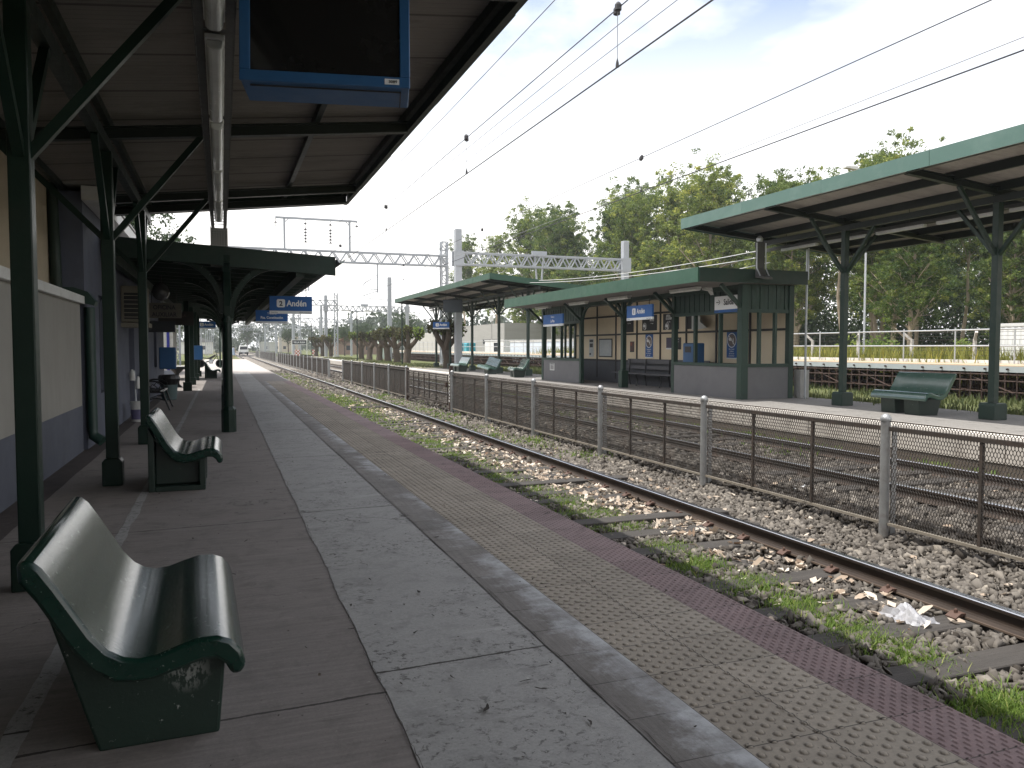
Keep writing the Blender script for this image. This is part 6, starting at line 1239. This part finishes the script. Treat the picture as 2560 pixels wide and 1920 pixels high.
# dark undergrowth beneath the wood
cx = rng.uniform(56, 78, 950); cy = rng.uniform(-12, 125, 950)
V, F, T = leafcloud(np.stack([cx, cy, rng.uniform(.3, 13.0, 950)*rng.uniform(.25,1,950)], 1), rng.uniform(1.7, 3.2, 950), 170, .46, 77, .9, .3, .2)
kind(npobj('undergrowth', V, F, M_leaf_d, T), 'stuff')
cx = rng.uniform(34, 39, 60); cy = rng.uniform(10, 70, 60)
V, F, T = leafcloud(np.stack([cx, cy, rng.uniform(.2, 1.7, 60)], 1), rng.uniform(.5, 1.1, 60), 110, .25, 78, .9, .5, .25)
kind(npobj('bramble_foliage', V, F, M_leaf_y, T), 'stuff')
# pollarded street trees on the opposite platform
def pollard(seed, h=3.0, arms=4, sprout='brown'):
    r = random.Random(seed); tb = MB(); ln = r.uniform(-.2,.2); tb.tube([(0,0,-.1),(ln*.3,0,.5),(ln,r.uniform(-.1,.1),1.3)], [.36,.27,.29], 10); C = []; Rr = []
    for k in range(arms):
        a = 2*math.pi*k/arms+r.uniform(-.5,.5); p = Vector((ln,0,1.2)); q = p+Vector((math.cos(a)*.45, math.sin(a)*.5, .45)); e_ = q+Vector((math.cos(a)*.4, math.sin(a)*.4, r.uniform(.5,.9)))
        tb.tube([p, q, e_, e_+Vector((0,0,.12))], [.22,.17,.15,.19], 8)
        for j in range(6): s_ = e_+Vector((r.uniform(-.4,.4), r.uniform(-.4,.4), r.uniform(.2,.6))); tb.tube([e_, s_], [.03,.012], 4)
        C.append(tuple(e_+Vector((0,0,.12)))); Rr.append(r.uniform(.42,.62))
    C, Rr = np.array(C), np.array(Rr); return tb, C, Rr
def put_pollard(label, x, y, seed, sprouts, z=ZP2, s=1.0):
    t = thing('pollarded_tree', label, 'tree', (0,0,0), 'pollarded trees on the opposite platform'); tb, C, Rr = pollard(seed); obj('trunk', tb, M_bark_d, t, smooth=True)
    V, F, T = leafcloud(C, Rr, 150, .20, seed+50, .9, .45, .25, .75); npobj('crown', V, F, M_leaf_b, T, t)
    if sprouts:
        V, F, T = leafcloud(C[:sprouts]+np.array([0,0,.12]), Rr[:sprouts]*.95, 130, .22, seed+80, 1, .5, .2, .7); npobj('green_sprouts', V, F, M_leaf_y, T, t)
    t.location = (x, y, z); t.scale = (s,)*3
for a in (('pollarded tree standing alone between the lattice mast and the grey mast', 13.15, 46.9, 1, 2), ('pollarded tree with two trunks nearest the slim green lamp post', 13.9, 62, 2, 2), ('pollarded tree with green sprouts left of the slim lamp post', 13.9, 65.5, 3, 2), ('dark brown headed pollarded tree in the middle of the row', 14.0, 70, 4, 1),
          ('pollarded tree with brown dry heads left of the row middle', 13.9, 73.5, 5, 2), ('pollarded tree behind the one armed lamp post', 14.1, 80, 6, 2), ('leaning pollarded tree with bright green head at the row left end', 14.3, 86, 7, 3),
          ('small pollarded tree beyond the gap, right of three', 13.9, 108, 8, 1), ('small reddish pollarded tree beyond the gap, middle of three', 13.8, 117, 9, 1), ('small pollarded tree near the name board, left of three', 13.9, 126, 10, 1)): put_pollard(*a)
# other single trees
g5 = tree('broad_tree', 'dark leafy tree above the old canopy and behind the station building', 'tree', tree_geo(21, 10, 4.6, .34, 20, 150, .30, .28, clump=(.9,1.5)), M_bark_d, M_leaf_d); g5.location = (-5.6, 50, -.2)
g6 = dup(g5, (-9, 62, -.3), 1.7, 'dark tree trunk and foliage beside the white hut', None, .9)
dup(g5, (-6, 96, -.3), 2.7, 'round tree beyond the far bench, left of the lattice mast', None, .55); dup(g5, (-12, 120, -.3), .7, 'larger tree behind the round one at the left', None, .8)
for i, (x, y, s) in enumerate(((19, 150, .5), (24, 165, .55), (16.5, 215, .6), (29, 172, .62), (8, 275, .9), (34, 150, .75))): 
    dup(g5, (x, y, -.4), i*1.3, ['small bright tree left of the distant name board','round green tree right of the name board','tree behind the two tone house','bushy tree over the red brown roofed house','tree over the far white house','tree left of the low pale building'][i], None, s)
# the hazy wood on the horizon
k = 420; cx = np.concatenate([rng.uniform(-150, 60, k), rng.uniform(40, 150, k)]); cy = np.concatenate([rng.uniform(300, 420, k), rng.uniform(210, 330, k)])
V, F, T = leafcloud(np.stack([cx, cy, rng.uniform(1, 12, 2*k)*rng.uniform(.6,1,2*k)], 1), rng.uniform(2.0, 4.2, 2*k), 42, 1.5, 99, .9, .45, .25, .6)
kind(npobj('far_trees', V, F, M_leaf_far, T), 'stuff')
# ------------------------------------------------------------------ the air: far masts and trees fade slightly
m, nt, b = newmat('haze_air'); nt.nodes.remove(b); pv = nt.nodes.new('ShaderNodeVolumePrincipled'); pv.inputs['Color'].default_value = (.92,.95,1,1); pv.inputs['Density'].default_value = .00045; pv.inputs['Anisotropy'].default_value = .2
nt.links.new(pv.outputs[0], nt.nodes['Material Output'].inputs['Volume'])
kind(obj('haze', MB().box(-1505, 1505, -605, 2605, -2.3, 34.0), m), 'stuff')
